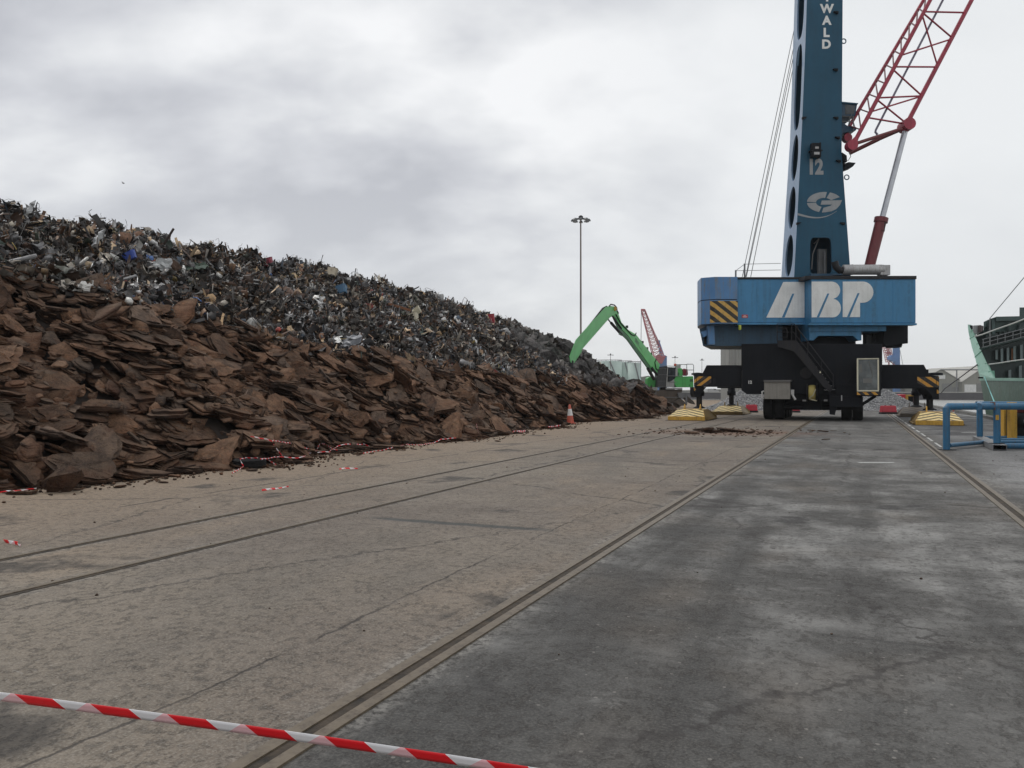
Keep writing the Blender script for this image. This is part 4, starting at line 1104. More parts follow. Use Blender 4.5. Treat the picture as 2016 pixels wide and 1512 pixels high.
b = MB(); b.cpoly([(1662, 322), (1671, 319), (1685, 320.5), (1679, 328), (1664, 334)], DT + .4, .7); b.cpoly([(1658, 300), (1667, 306), (1668, 318), (1661, 318)], DT + .3, 1.0); obj('tower_step', b, BLACK, crane)
b = MB(); b.path([onD(x, y, DT + .2) for x, y in [(1673, 300), (1675, 308), (1670, 316), (1664, 316)]], .02, 4); obj('tower_hose', b, RAILG, crane)

# --- boom: three-chord lattice
D1, D2, D3 = 47.6, 49.4, 48.5
def ln2(p, q, y):
    k = (y - p[1]) / (q[1] - p[1]); return (p[0] + (q[0] - p[0]) * k, y)
L1 = lambda y: onD(*q2(*ln2((770, 740), (1165, 0), y)), D1)
L2 = lambda y: onD(*q2(*ln2((715, 705), (1130, 0), y)), D2)
RR = lambda y: onD(*q2(*ln2((1050, 640), (1385, 0), y)), D3)
b = MB(); YT = -520
b.tube(L1(740), L1(YT), .125, .11); b.tube(L2(705), L2(YT), .11, .10); b.tube(RR(640), RR(YT), .14, .12)
obj('boom_chord', b, RED, crane)
b = MB(); step = 148
pairs = [(62, 67), (70, 200), (80, 348), (295, 208), (355, 356), (370, 508), (520, 510), (595, 512), (530, 658), (625, 660)]
for y1, y2 in pairs: b.tube(L1(y1), RR(y2), .052, .052, 6)
for k in range(1, 4):
    for y1, y2 in ((520, 510), (530, 400), (595, 512)):
        b.tube(L1(y1 - 150 * (k + 3)), RR(y2 - 150 * (k + 3)), .052, .052, 6)
obj('boom_lacing', b, RED, crane)
b = MB()
ys = [690, 600, 520, 445, 365, 290, 215, 140, 65, -10, -85, -160, -235, -310, -385, -460]
for i, y in enumerate(ys):
    b.tube(L1(y), L2(y - 20), .045, .045, 5)
    if i + 1 < len(ys): b.tube(L1(y), L2(ys[i + 1] - 10), .045, .045, 5)
obj('boom_cross_lacing', b, DRED, crane)
b = MB(); hd = onD(*q2(745, 775), D1); hd2 = onD(*q2(722, 735), D2)
b.tube(hd, L1(735), .25, .14); b.lathe(hd + F3 * -.25, F3, [(.31, 0), (.31, .5)], 18); b.lathe(hd2 - F3 * .2, F3, [(.25, 0), (.25, .4)], 16); b.tube(hd2, L2(700), .2, .12)
fit = onD(*q2(1038, 668), D3)
b.lathe(fit - F3 * .45, F3, [(.36, 0), (.36, .9)], 18); b.tube(fit + Z3 * .05, RR(640), .2, .17); b.tube(fit, onD(*q2(1028, 700), D3), .24, .2)
obj('boom_foot', b, RED, crane, bevel=.015)
b = MB(); b.tube(onD(*q2(772, 762), D1), onD(*q2(1012, 685), D3 - .3), .10); b.tube(onD(*q2(735, 815), D2), onD(*q2(890, 740), D2 - .4), .12); b.tube(onD(*q2(890, 740), D2 - .4), onD(*q2(1005, 690), D3 + .2), .11)
obj('boom_foot_strut', b, DRED, crane)
b = MB(); b.path([onD(*q2(x, y), D3 - .4) for x, y in [(885, 716), (873, 702), (876, 690), (1040, 372), (1232, 0), (1330, -190)]], .065, 6); obj('boom_pipe', b, paint('grey_mauve_pipe', (.20, .19, .26), .5, .2), crane)
b = MB(); b.tube(onD(*q2(1030, 700), D3), onD(*q2(908, 1165), D3 - .2), .17, .17, 14); obj('luffing_rod', b, SILVER, crane)
b = MB(); b.tube(onD(*q2(906, 1162), D3 - .2), onD(*q2(836, 1440), D3 - .3), .33, .30, 14); b.tube(onD(*q2(906, 1158), D3 - .2), onD(*q2(901, 1182), D3 - .2), .40, .40, 14)
obj('luffing_cylinder', b, DRED, crane)
b = MB(); b.path([onD(*q2(x, y), D3 - .7) for x, y in [(925, 1180), (920, 1230), (905, 1225)]], .03, 4); b.path([onD(*q2(x, y), D3 - .7) for x, y in [(872, 1205), (865, 1215), (870, 1222)]], .025, 4); obj('cylinder_hose', b, DARK, crane)
b = MB()
for (x0, x1, d) in [(1626, 1461.5, 48.6), (1632, 1468, 48.8), (1637, 1469.5, 49.2), (1637, 1478, 49.4)]:
    b.tube(onD(x0, -240, d + 4.4), onD(x1, 545, d), .021, .021, 5)
obj('hoist_rope', b, paint('wire_rope_grey', (.05, .05, .055), .5, .2), crane)
# roof deck: railing, exhaust
b = MB()
for x, y in ((1448.5, 532), (1466, 519)): b.tube(onD(x, 546, DH + .3), onD(x, y, DH + .3), .05)
b.tube(onD(1448.5, 533, DH + .3), onD(1537, 531.5, DH + 1.4), .015, .015, 4); b.tube(onD(1448.5, 533, DH + .3), onD(1466, 520, DH + .3), .015, .015, 4); b.tube(onD(1466, 520, DH + .3), onD(1537, 518.5, DH + 1.4), .015, .015, 4)
obj('deck_railing', b, RAILG, crane)
b = MB(); ex0 = onD(1659, 531, DB + .9); ex1 = onD(1738, 531, DB + .9)
b.lathe(ex0, R3, [(.22, 0), (.29, .03), (.30, .5), (.315, .52), (.315, .56), (.30, .58), (.30, (ex1 - ex0).length), (.27, (ex1 - ex0).length + .02)], 20)
b.crect(1734, 521.5, 1753, 541, DB + .65, .5)
obj('exhaust_silencer', b, ALU, crane, bevel=.01)
b = MB(); b.path([onD(x, y, DB + .9) for x, y in [(1662, 531), (1654, 533), (1646, 526), (1643, 515)]], .2, 10); obj('exhaust_elbow', b, DARK, crane)

# --- chassis (parallel to the rails)
TR = 48.6
b = MB(); b.tpoly([(1459.5, 677), (1737, 677), (1737, 765), (1730, 776), (1470, 776), (1459.5, 768)], TR, 9.0); b.trect(1520, 770, 1690, 788, TR + .4, 8.4); b.trect(1545, 785, 1650, 806, TR + 1.6, 6.0)
obj('chassis', b, BLACK, crane, bevel=.03)
b = MB(); b.trect(1462, 675.8, 1560, 677.6, TR - .05, .8); b.trect(1460, 729, 1461.5, 770, TR - .03, .03); obj('chassis_edge', b, DARK, crane)
lettering('chassis_number', '12', onT(1477, 752.3, TR), 6.6 / F * 46, (1, 0, 0), Z3, WHITE, crane, .012, .05, .95)
for side, pts in (('l', [(1459, 719), (1391, 719), (1381.5, 738), (1366, 738), (1366, 761.5), (1459, 761.5)]), ('r', [(1737, 718), (1819, 718), (1829, 738), (1849, 741), (1849, 765), (1737, 765)])):
    b = MB(); b.tpoly(pts, TR + .2, 1.5)
    if side == 'l': b.cpoly([(1365.5, 762), (1391, 762), (1379, 775), (1379, 782), (1368, 782), (1365.5, 774)], onT(1375, 770, TR + .3).dot(F3), 1.0); b.lathe(onT(1373, 738, TR + .9), (0, 0, 1), [(.36, 0), (.36, .10), (.1, .14)], 12)
    else: b.cpoly([(1821, 765), (1849, 765), (1849, 786), (1836, 786), (1834, 779)], onT(1840, 770, TR + .3).dot(F3), 1.0); b.lathe(onT(1842, 739, TR + .9), (0, 0, 1), [(.36, 0), (.36, .13), (.1, .16)], 12)
    arm = obj('outrigger_arm', b, BLACK, crane, bevel=.02)
    b = MB()
    if side == 'l': 
        b.tpoly([(1371.5, 741), (1400, 741), (1400, 753), (1390, 759.5), (1371.5, 759.5)], TR + .186, .013); b.tpoly([(1366.3, 741), (1370.5, 741), (1370.5, 760), (1366.3, 760)], TR + .186, .013); b.cpoly([(1366, 763), (1370, 766), (1370, 772), (1366.5, 769)], onT(1375, 770, TR + .3).dot(F3) - .014, .013)
    else: 
        b.tpoly([(1806, 742), (1843, 742), (1843, 762), (1822, 762), (1806, 754)], TR + .186, .013); b.tpoly([(1844, 742), (1848.5, 742), (1848.5, 763), (1844, 763)], TR + .186, .013); b.cpoly([(1844.5, 767), (1848.5, 766), (1848.5, 774), (1844.5, 776)], onT(1840, 770, TR + .3).dot(F3) - .014, .013)
    obj('hazard_stripe', b, HAZL if side == 'l' else HAZR, crane)
lettering('arm_letter', 'B', onT(1407, 750, TR + .2), 10.0 / F * 46, (1, 0, 0), Z3, DARK, crane, .008, -0.005, .75)
for pts, T_ in (([(1459, 719), (1428, 719), (1428, 762), (1459, 762)], TR + 8), ([(1737, 719), (1800, 719), (1820, 745), (1820, 766), (1737, 766)], TR + 8)):
    b = MB()
    xs = [p[0] for p in pts]
    if min(xs) < 1500: b.span((-8.9, T_, 1.85), (-6.4, T_ + 1.5, 3.0))
    else: b.span((1.4, T_, 1.85), (4.0, T_ + 1.5, 3.0))
    obj('outrigger_arm', b, BLACK, crane, bevel=.02)
# jack legs on their pads
PADS = [(-8.85, 47.55, False), (3.55, 45.9, False), (-8.35, 59.5, False), (3.45, 59.1, True)]
for (sx, ty, dirty) in PADS:
    jt = ty if ty > 50 else (TR + 0.95)
    b = MB(); b.lathe((sx, jt, 1.35), (0, 0, 1), [(.26, 0), (.30, .04), (.30, .28), (.26, .32), (.26, .7)], 14); j = obj('jack_housing', b, BLACK, crane)
    b = MB(); b.lathe((sx, jt, .72), (0, 0, 1), [(.17, 0), (.17, .7)], 14); obj('jack_leg', b, DARK, crane)
    b = MB(); b.lathe((sx, jt, .616), (0, 0, 1), [(.36, 0), (.34, .05), (.19, .13)], 14); obj('jack_foot', b, BLACK, crane)
# wheels
def wheel(parent, c, axis, r, wdt, tyre=RUBBER, rim=DARK):
    c = Vector(c); axis = Vector(axis)
    b = MB(); b.lathe(c - axis * wdt / 2, axis, [(r * .6, 0), (r * .9, 0), (r * .985, wdt * .10), (r, wdt * .25), (r, wdt * .75), (r * .985, wdt * .9), (r * .9, wdt), (r * .6, wdt)], 30)
    w_ = obj('wheel', b, tyre, parent)
    b = MB(); b.lathe(c - axis * wdt * .42, axis, [(r * .25, 0), (r * .58, wdt * .02), (r * .58, wdt * .82), (r * .25, wdt * .84)], 18); h = obj('rim', b, rim, w_)
    return w_
for ax in (49.95, 51.9, 53.85, 55.8):
    for sx in (-4.86, -4.27, -0.64, -0.05):
        wheel(crane, (sx, ax, .70), (1, 0, 0), .70, .54)
b = MB()
for ax in (49.95, 51.9, 53.85, 55.8): b.tube((-4.6, ax, .72), (-.3, ax, .72), .16); b.box((-2.45, ax, .85), (1.0, .7, .55)); b.box((-4.55, ax, 1.35), (.9, .5, .5)); b.box((-.35, ax, 1.35), (.9, .5, .5))
obj('axle', b, BLACK, crane)
# cabinet, reel, stair, driver's cab
b = MB(); b.trect(1504.5, 752, 1555, 785.5, TR - .75, .7); cb = obj('electric_cabinet', b, BEIGE, crane, bevel=.01)
b = MB(); b.trect(1503.5, 748, 1557.5, 751.8, TR - .85, .85); b.trect(1529.4, 753, 1530, 785, TR - .762, .011); obj('cabinet_lid', b, paint('cabinet_lid_grey', (.13, .125, .12), .5, .3), crane)
b = MB(); b.path([onT(x, y, TR - .5) for x, y in [(1504, 770), (1500.5, 771), (1500.5, 783), (1503, 785)]], .05, 5); b.trect(1557, 767, 1563, 777, TR - .3, .3); b.path([onT(x, y, TR - .35) for x, y in [(1560, 777), (1563, 782), (1566, 787)]], .07, 5); obj('cabinet_cable_box', b, RETRO, crane)
b = MB(); rc = onT(1599, 773, TR - .35)
b.lathe(rc - Vector((.2, 0, 0)), (1, 0, 0), [(.2, 0), (.40, .02), (.43, .1), (.43, .3), (.40, .38), (.2, .4)], 22); reel = obj('cable_reel', b, YCABLE, crane)
b = MB(); 
for dx in (-.26, .26): b.lathe(rc + Vector((dx - .015, 0, 0)), (1, 0, 0), [(.5, 0), (.5, .03)], 24)
obj('reel_flange', b, DARK, crane)
b = MB(); b.path([onT(x, y, TR - .85) for x, y in [(1606, 766), (1601, 778), (1593, 784), (1598, 787), (1608, 789)]], .03, 5); obj('loose_cable', b, paint('pale_cable', (.5, .47, .33), .6, .2), crane)
TS = TR - 1.15
b = MB()
b.tpoly([q6(205, 345), q6(470, 345), q6(960, 1000), q6(925, 1045), q6(840, 980), q6(430, 492), q6(215, 430)], TS, .06); b.tpoly([q6(205, 345), q6(470, 345), q6(960, 1000), q6(925, 1045), q6(840, 980), q6(430, 492), q6(215, 430)], TS + .95, .06)
st = obj('stair_stringer', b, DARK, crane)
b = MB(); a_ = onT(*q6(450, 400), TS); e_ = onT(*q6(950, 1010), TS)
for k in range(13):
    p = a_ + (e_ - a_) * (k / 12); b.box(p + Vector((0, .505, 0)), (.27, .88, .035))
pa = onT(*q6(205, 350), TS); pb_ = onT(*q6(455, 350), TS); b.span((pa.x, TS + .07, pa.z - .04), (pb_.x, TS + .94, pa.z)); obj('stair_tread', b, RAILG, crane)
b = MB()
for k in (0, .98):
    b.path([onT(x, y, TS + k) for x, y in [q6(205, 345), q6(205, 120), q6(435, 120), q6(965, 815), q6(965, 985)]], .028, 5)
    b.path([onT(x, y, TS + k) for x, y in [q6(205, 232), q6(425, 232), q6(955, 905)]], .022, 5)
    b.path([onT(*q6(460, 160), TS + k), onT(*q6(460, 350), TS + k)], .028, 5); b.path([onT(*q6(402, 120), TS + k), onT(*q6(402, 345), TS + k)], .022, 5)
    for f_ in (.35, .7): 
        p = (q6(435 + 530 * f_, 120 + 695 * f_)); b.path([onT(p[0], p[1], TS + k), onT(p[0], p[1] + 26, TS + k)], .024, 5)
b.path([onT(*q6(x, y), TS + .02) for x, y in [(240, 180), (330, 180), (343, 215), (343, 300), (245, 300)]], .022, 5)
obj('stair_handrail', b, DARK, crane)
b = MB(); b.tpoly([q6(790, 755), q6(775, 785), q6(800, 788)], TS - .012, .011); obj('step_sticker', b, CREAM, crane)
b = MB(); b.trect(1634, 780, 1697, 801, TR - .7, .65); b.tpoly([q6(905, 1060), q6(1000, 1080), q6(1010, 1260), q6(985, 1355), q6(915, 1345)], TR - .55, .2)
b.trect(1645, 760, 1690, 781, TR - .15, .14); b.trect(1678, 755, 1697, 782, TR - .6, .58); b.path([onT(*q6(x, y), TR - .9) for x, y in [(930, 1020), (1005, 935), (1165, 930), (1270, 755)]], .02, 4)
b.path([onT(*q6(1350, 1215), TR - .4), onT(*q6(1540, 1095), TR - .4)], .09, 6)
obj('bogie_frame', b, BLACK, crane, bevel=.02)
b = MB(); b.trect(1656, 778, 1658, 789, TR - .74, .03); b.trect(1580, 787, 1587, 790, TR + .3, .05); b.trect(1622, 786.5, 1629, 790, TR + .3, .05); b.path([onT(*q6(x, y), TR - .6) for x, y in [(840, 1010), (860, 1020), (880, 1010), (900, 1022), (930, 1020)]], .03, 4); obj('chassis_fittings', b, ALU, crane)
b = MB(); b.lathe(onT(*q6(600, 785), TR - .06), (0, 1, 0), [(.32, 0), (.36, .02), (.36, .055)], 20); obj('chassis_hatch', b, DARK, crane)
b = MB(); b.trect(1686, 703.5, 1734, 780, TR - 1.3, 1.28); dc = obj('drive_cab', b, BLACK, crane, bevel=.03)
b = MB()
for x0, y0, x1, y1 in ((1687, 705, 1730.5, 707.6), (1687, 768, 1730.5, 770.6), (1687, 707.7, 1689.8, 767.9), (1727.7, 707.7, 1730.5, 767.9)): b.trect(x0, y0, x1, y1, TR - 1.36, .058)
obj('cab_window_frame', b, CREAM, crane)
b = MB(); b.trect(1690, 708, 1727.5, 767.8, TR - 1.32, .018); obj('cab_window', b, GLASSG, crane)
b = MB(); b.path([onT(*q6(x, y), TR - 1.335) for x, y in [(1445, 625), (1480, 735), (1500, 830), (1480, 845)]], .018, 4); b.trect(1692, 717, 1697, 733, TR - 1.334, .012); b.trect(1699, 745, 1717, 754, TR - 1.334, .012); obj('wiper', b, paint('cab_interior_grey', (.16, .16, .15), .6, .2), crane)
b = MB(); b.trect(1687, 771.5, 1732, 777.5, TR - 1.34, .038); obj('hazard_stripe', b, stripes('cab_hazard', (.6, .3, .04), (.014, .014, .018), (.7, 0, .7), .30, duty=.45), crane)

# support pads: top-level, the jack legs stand on them
def pad(sx, ty, name_mats, label, w_=2.05, l_=4.1):
    o = thing('outrigger_pad', label, 'outrigger pad', (sx, ty, 0), 0, 'yellow pads under the crane jacks')
    hx, hy = w_ / 2, l_ / 2; ix = hx - .30; h0, h1 = .22, .60; y1_ = -hy + 1.25; y2_ = hy - 1.25
    P = lambda x, y, z: Vector((sx + x, ty + y, z))
    b = MB(); b.add([P(-hx, -hy, .02), P(hx, -hy, .02), P(hx, hy, .02), P(-hx, hy, .02), P(-hx, -hy, h0), P(hx, -hy, h0), P(hx, hy, h0), P(-hx, hy, h0), P(-ix, y1_, h1), P(ix, y1_, h1), P(ix, y2_, h1), P(-ix, y2_, h1)],
        [(0, 1, 5, 4), (2, 3, 7, 6), (8, 9, 10, 11), (4, 5, 9, 8), (6, 7, 11, 10)])
    obj('pad_body', b, name_mats[0], o)
    b = MB()
    for sg in (-1, 1):
        b.add([P(sg * hx, -hy, .02), P(sg * hx, hy, .02), P(sg * hx, hy, h0), P(sg * ix, y2_, h1), P(sg * ix, y1_, h1), P(sg * hx, -hy, h0)], [(0, 1, 2, 3, 4, 5)])
        b.prism([P(sg * (hx + .002), -hy + .4, .03), P(sg * (hx + .002), hy - .3, .03), P(sg * (hx + .002), hy - .3, .09), P(sg * (hx + .002), -hy + .4, .09)], (sg * .09, 0, 0))
    obj('pad_side', b, name_mats[1], o)
    b = MB(); nrm = Vector((0, -(h1 - h0), 1.25)).normalized()
    A0, A1, A2, A3 = P(-hx + .03, -hy + .03, h0 + .008), P(hx - .03, -hy + .03, h0 + .008), P(ix - .01, y1_, h1), P(-ix + .01, y1_, h1)
    b.prism([p + nrm * .005 for p in (A0, A1, A2, A3)], nrm * .006); obj('chevron_panel', b, name_mats[2], o)
    b = MB(); b.span((sx - hx - .12, ty - hy - .1, .004), (sx + hx + .12, ty + hy + .1, .019)); obj('base_sheet', b, DARK, o)
    b = MB()
    for dx in (-.45, .45): b.prism([P(dx, y1_ + .25, h1), P(dx, y1_ + .75, h1), P(dx, y1_ + .5, h1 + .3)], (.05, 0, 0))
    b.box(P(0, y1_ + .55, h1 + .01), (.95, .9, .02)); obj('locating_lug', b, name_mats[0], o)
    return o
DIRT = paint('grimy_pad_paint', (.13, .105, .08), .8, .5, (.07, .06, .05), 2)
pm = (YELLOW, BROWNY, CHEV)
pad(*PADS[0][:2], pm, 'clean yellow chevron pad under the crane jack lettered B')
pad(*PADS[1][:2], pm, 'worn yellow chevron pad behind the blue tube barrier')
pad(*PADS[2][:2], (BROWNY, BROWNY, CHEV), 'ochre chevron pad in front of gravel, behind the clean yellow pad')
pad(*PADS[3][:2], (DIRT, DIRT, CHEVD), 'grimy brown pad at the right foot of the gravel heap')

# ================================================================== MATERIAL HANDLER
q4 = lambda zx, zy: (1000 + zx / 3.2875, 400 + zy / 3.2875)
q5 = lambda zx, zy: (1160 + zx / 6.3, 590 + zy / 6.3)
DE = 80.5
AD = lambda px: DE - 19.0 * min(1.0, max(0.0, (1306 - px) / 182.0))     # the arm reaches forward over the pile
def apoly(b, zp, off, depth):
    n0 = (R3 * -.82 + F3 * .57)
    return b.prism([onD(x, y, AD(x) + off) for x, y in (q4(*p) for p in zp)], F3 * depth)
def aon(zx, zy, off=0.0):
    x, y = q4(zx, zy); return onD(x, y, AD(x) + off)
eb = ground(1322, 802.6); 
exc = thing('material_handler', 'bright green scrap material handler with raised cab reaching its bent arm onto the pile', 'excavator', (eb.x, eb.y, 0), YAW)
b = MB(); apoly(b, [(693, 690), (712, 705), (735, 770), (780, 820), (830, 850), (985, 1045), (962, 1110), (940, 1085), (775, 855), (735, 815), (700, 745), (672, 720)], 0, .55)
obj('boom', b, GREEN, exc, bevel=.03)
b = MB(); apoly(b, [(672, 722), (700, 747), (735, 817), (775, 857), (940, 1087), (930, 1100), (900, 1062), (770, 882), (745, 858), (720, 848), (722, 830)], +.06, .45)  # separate darker piece paints in the shaded underside
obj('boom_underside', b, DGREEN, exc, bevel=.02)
b = MB(); apoly(b, [(632, 672), (660, 664), (690, 668), (702, 700), (690, 722), (662, 738), (480, 946), (478, 962), (440, 1020), (425, 1040), (406, 1030), (400, 992), (443, 880), (600, 705)], -.1, .75)
obj('stick', b, GREEN, exc, bevel=.03)
b = MB(); b.lathe(aon(690, 683, -.2), F3, [(.16, 0), (.2, .03), (.2, .9), (.16, .93)], 14); obj('elbow_pin', b, YELLOW, exc)
b = MB()
b.path([aon(x, y, -.05) for x, y in [(655, 668), (665, 655), (690, 660), (703, 675), (706, 695), (716, 712)]], .06, 5)
b.path([aon(x, y, +.2) for x, y in [(640, 668), (612, 682), (540, 775), (470, 862)]], .07, 5)
for x, y in ((600, 700), (575, 730), (548, 765), (515, 805)): b.tube(aon(x, y, 0), aon(x + 22, y - 22, 0), .04)
b.path([aon(x, y, -.12) for x, y in [(700, 720), (730, 775), (775, 822), (800, 850), (822, 858), (830, 840)]], .055, 5)
b.path([aon(x, y, -.1) for x, y in [(960, 1010), (950, 1030), (958, 1070), (975, 1085)]], .06, 5)
for x, y in ((870, 900), (900, 940), (925, 975), (770, 800)): b.box(aon(x, y, +.2), (.2, .3, .22), R3, F3)
obj('hydraulic_hose', b, DARK, exc)
b = MB(); b.tube(aon(648, 752, +.3), aon(680, 790, +.3), .06, .06); b.tube(aon(668, 775, +.3), aon(735, 850, +.3), .13, .13, 10); b.tube(aon(675, 730, -.06), aon(735, 810, -.06), .07)
b.tube(aon(905, 1068, +.1), aon(945, 1140, +.1), .15, .15, 10); b.tube(aon(930, 1065, -.1), aon(965, 1110, -.1), .13, .13, 10)
obj('arm_cylinder', b, DARK, exc)
ax_r = (aon(900, 990, 0) - aon(825, 885, 0)).normalized(); ax_u = (aon(860, 900) - aon(835, 920)); ax_u = (ax_u - ax_r * ax_u.dot(ax_r)).normalized()
if ax_u.z < 0: ax_u = -ax_u
lettering('arm_lettering', 'SENNEBOGEN', aon(861, 938, 0), .40, ax_r, ax_u, paint('black_lettering', (.012, .02, .014), .5, .1), exc, .05, .03, 1.0)
# orange-peel grab
CLAW = paint('worn_claw_steel', (.34, .31, .26), .5, .4, (.12, .09, .07), 3)
b = MB(); gc = aon(405, 1040, +.2); b.tube(aon(412, 1020, +.2), gc - Z3 * .45, .16, .22, 10); b.lathe(gc - Z3 * .75, Z3, [(.2, 0), (.36, .08), (.36, .3), (.2, .42)], 14)
grab = obj('grab_head', b, DARK, exc)
for k in range(5):
    a = k * 2 * PI / 5 + .3; dr = Vector((math.cos(a), math.sin(a), 0)); sd = Vector((-dr.y, dr.x, 0)); c = gc - Z3 * .7
    pf = [(.3, .1), (.66, -.15), (.80, -.6), (.62, -1.1), (.2, -1.4)]
    b = MB(); b.loft([[c + dr * (r_ + o_) + Z3 * z_ + sd * s_ * (.22 if i < 3 else .13 if i == 3 else .03) for o_, s_ in ((.08, -1), (.08, 1), (-.06, 1), (-.06, -1))] for i, (r_, z_) in enumerate(pf)])
    obj('grab_claw', b, CLAW, exc)
# upper carriage
b = MB(); b.cpoly([q5(*p) for p in [(1158, 952), (1292, 948), (1296, 1086), (1112, 1086), (1080, 1086), (1040, 1020), (1070, 950), (1098, 852), (1150, 850), (1158, 900)]], DE - .2, 2.4); b.cpoly([q5(*p) for p in [(725, 975), (745, 958), (800, 958), (830, 1000), (830, 1085), (725, 1085)]], DE + .6, 1.6)
obj('machine_body', b, GREEN, exc, bevel=.05)
b = MB(); b.cpoly([q5(*p) for p in [(1249, 983), (1288, 983), (1288, 1018), (1249, 1018)]], DE - .22, .019); b.cpoly([q5(*p) for p in [(1236, 1053), (1252, 1053), (1252, 1068), (1236, 1068)]], DE - .22, .019); b.cpoly([q5(*p) for p in [(1160, 955), (1163, 955), (1163, 1083), (1160, 1083)]], DE - .212, .011); b.cpoly([q5(*p) for p in [(1098, 900), (1115, 905), (1112, 950), (1096, 940)]], DE - .22, .019)
obj('body_grille', b, DGREEN, exc)
b = MB(); b.cpoly([q5(*p) for p in [(1160, 866), (1182, 852), (1222, 870), (1228, 930), (1205, 944), (1165, 940)]], DE + .5, .8); obj('engine_stack', b, DRED, exc, bevel=.05)
b = MB()
for k in range(4): b.cpoly([q5(*p) for p in [(1166 + k * 15, 862), (1174 + k * 15, 862), (1174 + k * 15, 938), (1166 + k * 15, 938)]], DE + .42, .08)
obj('stack_fin', b, RED, exc)
b = MB(); b.cpoly([q5(*p) for p in [(850, 835), (968, 825), (975, 1010), (958, 1090), (838, 1086)]], DE - .35, 1.5); b.cpoly([q5(*p) for p in [(968, 835), (1080, 840), (1076, 960), (1035, 1020), (975, 1022)]], DE - .2, 1.3)
obj('cab', b, DARK, exc, bevel=.03)
b = MB()
for k in range(9): b.path([onD(*q5(856 + k * 11.5, 842), DE - .42), onD(*q5(850 + k * 11.5, 1084), DE - .42)], .022, 4)
for y in (850, 930, 1010, 1080): b.path([onD(*q5(848, y), DE - .42), onD(*q5(962, y), DE - .42)], .022, 4)
obj('cab_guard', b, RAILG, exc)
b = MB(); b.cpoly([q5(*p) for p in [(985, 850), (1070, 850), (1066, 950), (1030, 1005), (985, 1005)]], DE - .22, .019); obj('cab_window', b, GLASS, exc)
b = MB(); b.cpoly([q5(*p) for p in [(968, 845), (978, 845), (966, 1082), (952, 1082)]], DE - .4, .15); b.cpoly([q5(*p) for p in [(1072, 852), (1098, 850), (1096, 950), (1070, 955)]], DE - .24, .03); b.cpoly([q5(*p) for p in [(1018, 1010), (1055, 985), (1055, 1084), (955, 1086), (958, 1030)]], DE - .25, .04); b.cpoly([q5(*p) for p in [(950, 1092), (1155, 1092), (1155, 1112), (950, 1112)]], DE - .5, 2.0); b.cpoly([q5(*p) for p in [(1080, 812), (1135, 808), (1135, 850), (1080, 850)]], DE + .4, .6)
obj('cab_door', b, paint('cab_pale_grey', (.42, .42, .41), .5, .4), exc)
b = MB()
for pts in ([(880, 820), (1080, 826)], [(1080, 805), (1200, 805), (1210, 800), (1285, 800), (1295, 815), (1295, 945)], [(1210, 800), (1210, 945)], [(1215, 872), (1295, 872)], [(960, 945), (1160, 950)], [(970, 1020), (1080, 1022)]): b.path([onD(*q5(x, y), DE - .5) for x, y in pts], .035, 5)
obj('deck_railing', b, RAILG, exc)
b = MB(); b.lathe(onD(*q5(1066, 830), DE), Z3, [(.1, 0), (.13, .02), (.13, .25), (.06, .3)], 10); obj('beacon', b, ORANGE, exc)
# undercarriage
b = MB(); b.cpoly([q5(*p) for p in [(832, 1125), (1090, 1118), (1160, 1112), (1150, 1150), (1090, 1190), (1090, 1270), (1060, 1290), (860, 1275), (835, 1240)]], DE - .3, 2.2); b.cpoly([q5(*p) for p in [(900, 1090), (1060, 1090), (1060, 1125), (900, 1125)]], DE + .2, 1.4)
b.cpoly([q5(*p) for p in [(1170, 1205), (1222, 1195), (1300, 1265), (1318, 1300), (1270, 1290), (1205, 1260)]], DE + 1.2, .6); b.cpoly([q5(*p) for p in [(1050, 1270), (1130, 1225), (1180, 1260), (1218, 1310), (1130, 1318)]], DE - .7, .4)
obj('undercarriage', b, DUSTY, exc, bevel=.04)
b = MB(); b.cpoly([q5(*p) for p in [(1100, 1155), (1190, 1150), (1205, 1165), (1205, 1215), (1110, 1215)]], DE - .55, .5); b.crect(*q5(1196, 1150), *q5(1216, 1300), DE - .6, .2); b.cpoly([q5(*p) for p in [(925, 1284), (1040, 1284), (1040, 1312), (925, 1312)]], DE - .5, .3)
obj('tool_box', b, RAILG, exc)
b = MB()
for pts in ([(765, 1105), (760, 1255)], [(830, 1100), (826, 1255)], [(763, 1165), (828, 1165)], [(762, 1215), (826, 1215)], [(765, 1105), (830, 1100)], [(760, 1210), (1100, 1212)]): b.path([onD(*q5(x, y), DE - .6) for x, y in pts], .03, 4)
obj('access_ladder', b, RAILG, exc)
for dpx, dd in ((902, 0.0), (1083, 0.0), (902, 1.9), (1083, 1.9)):
    c = onD(*q5(dpx, 1300), DE - .1); c = c + F3 * dd; c.z = .56; wheel(exc, c, F3, .56, .5, DUSTY, DUSTY)

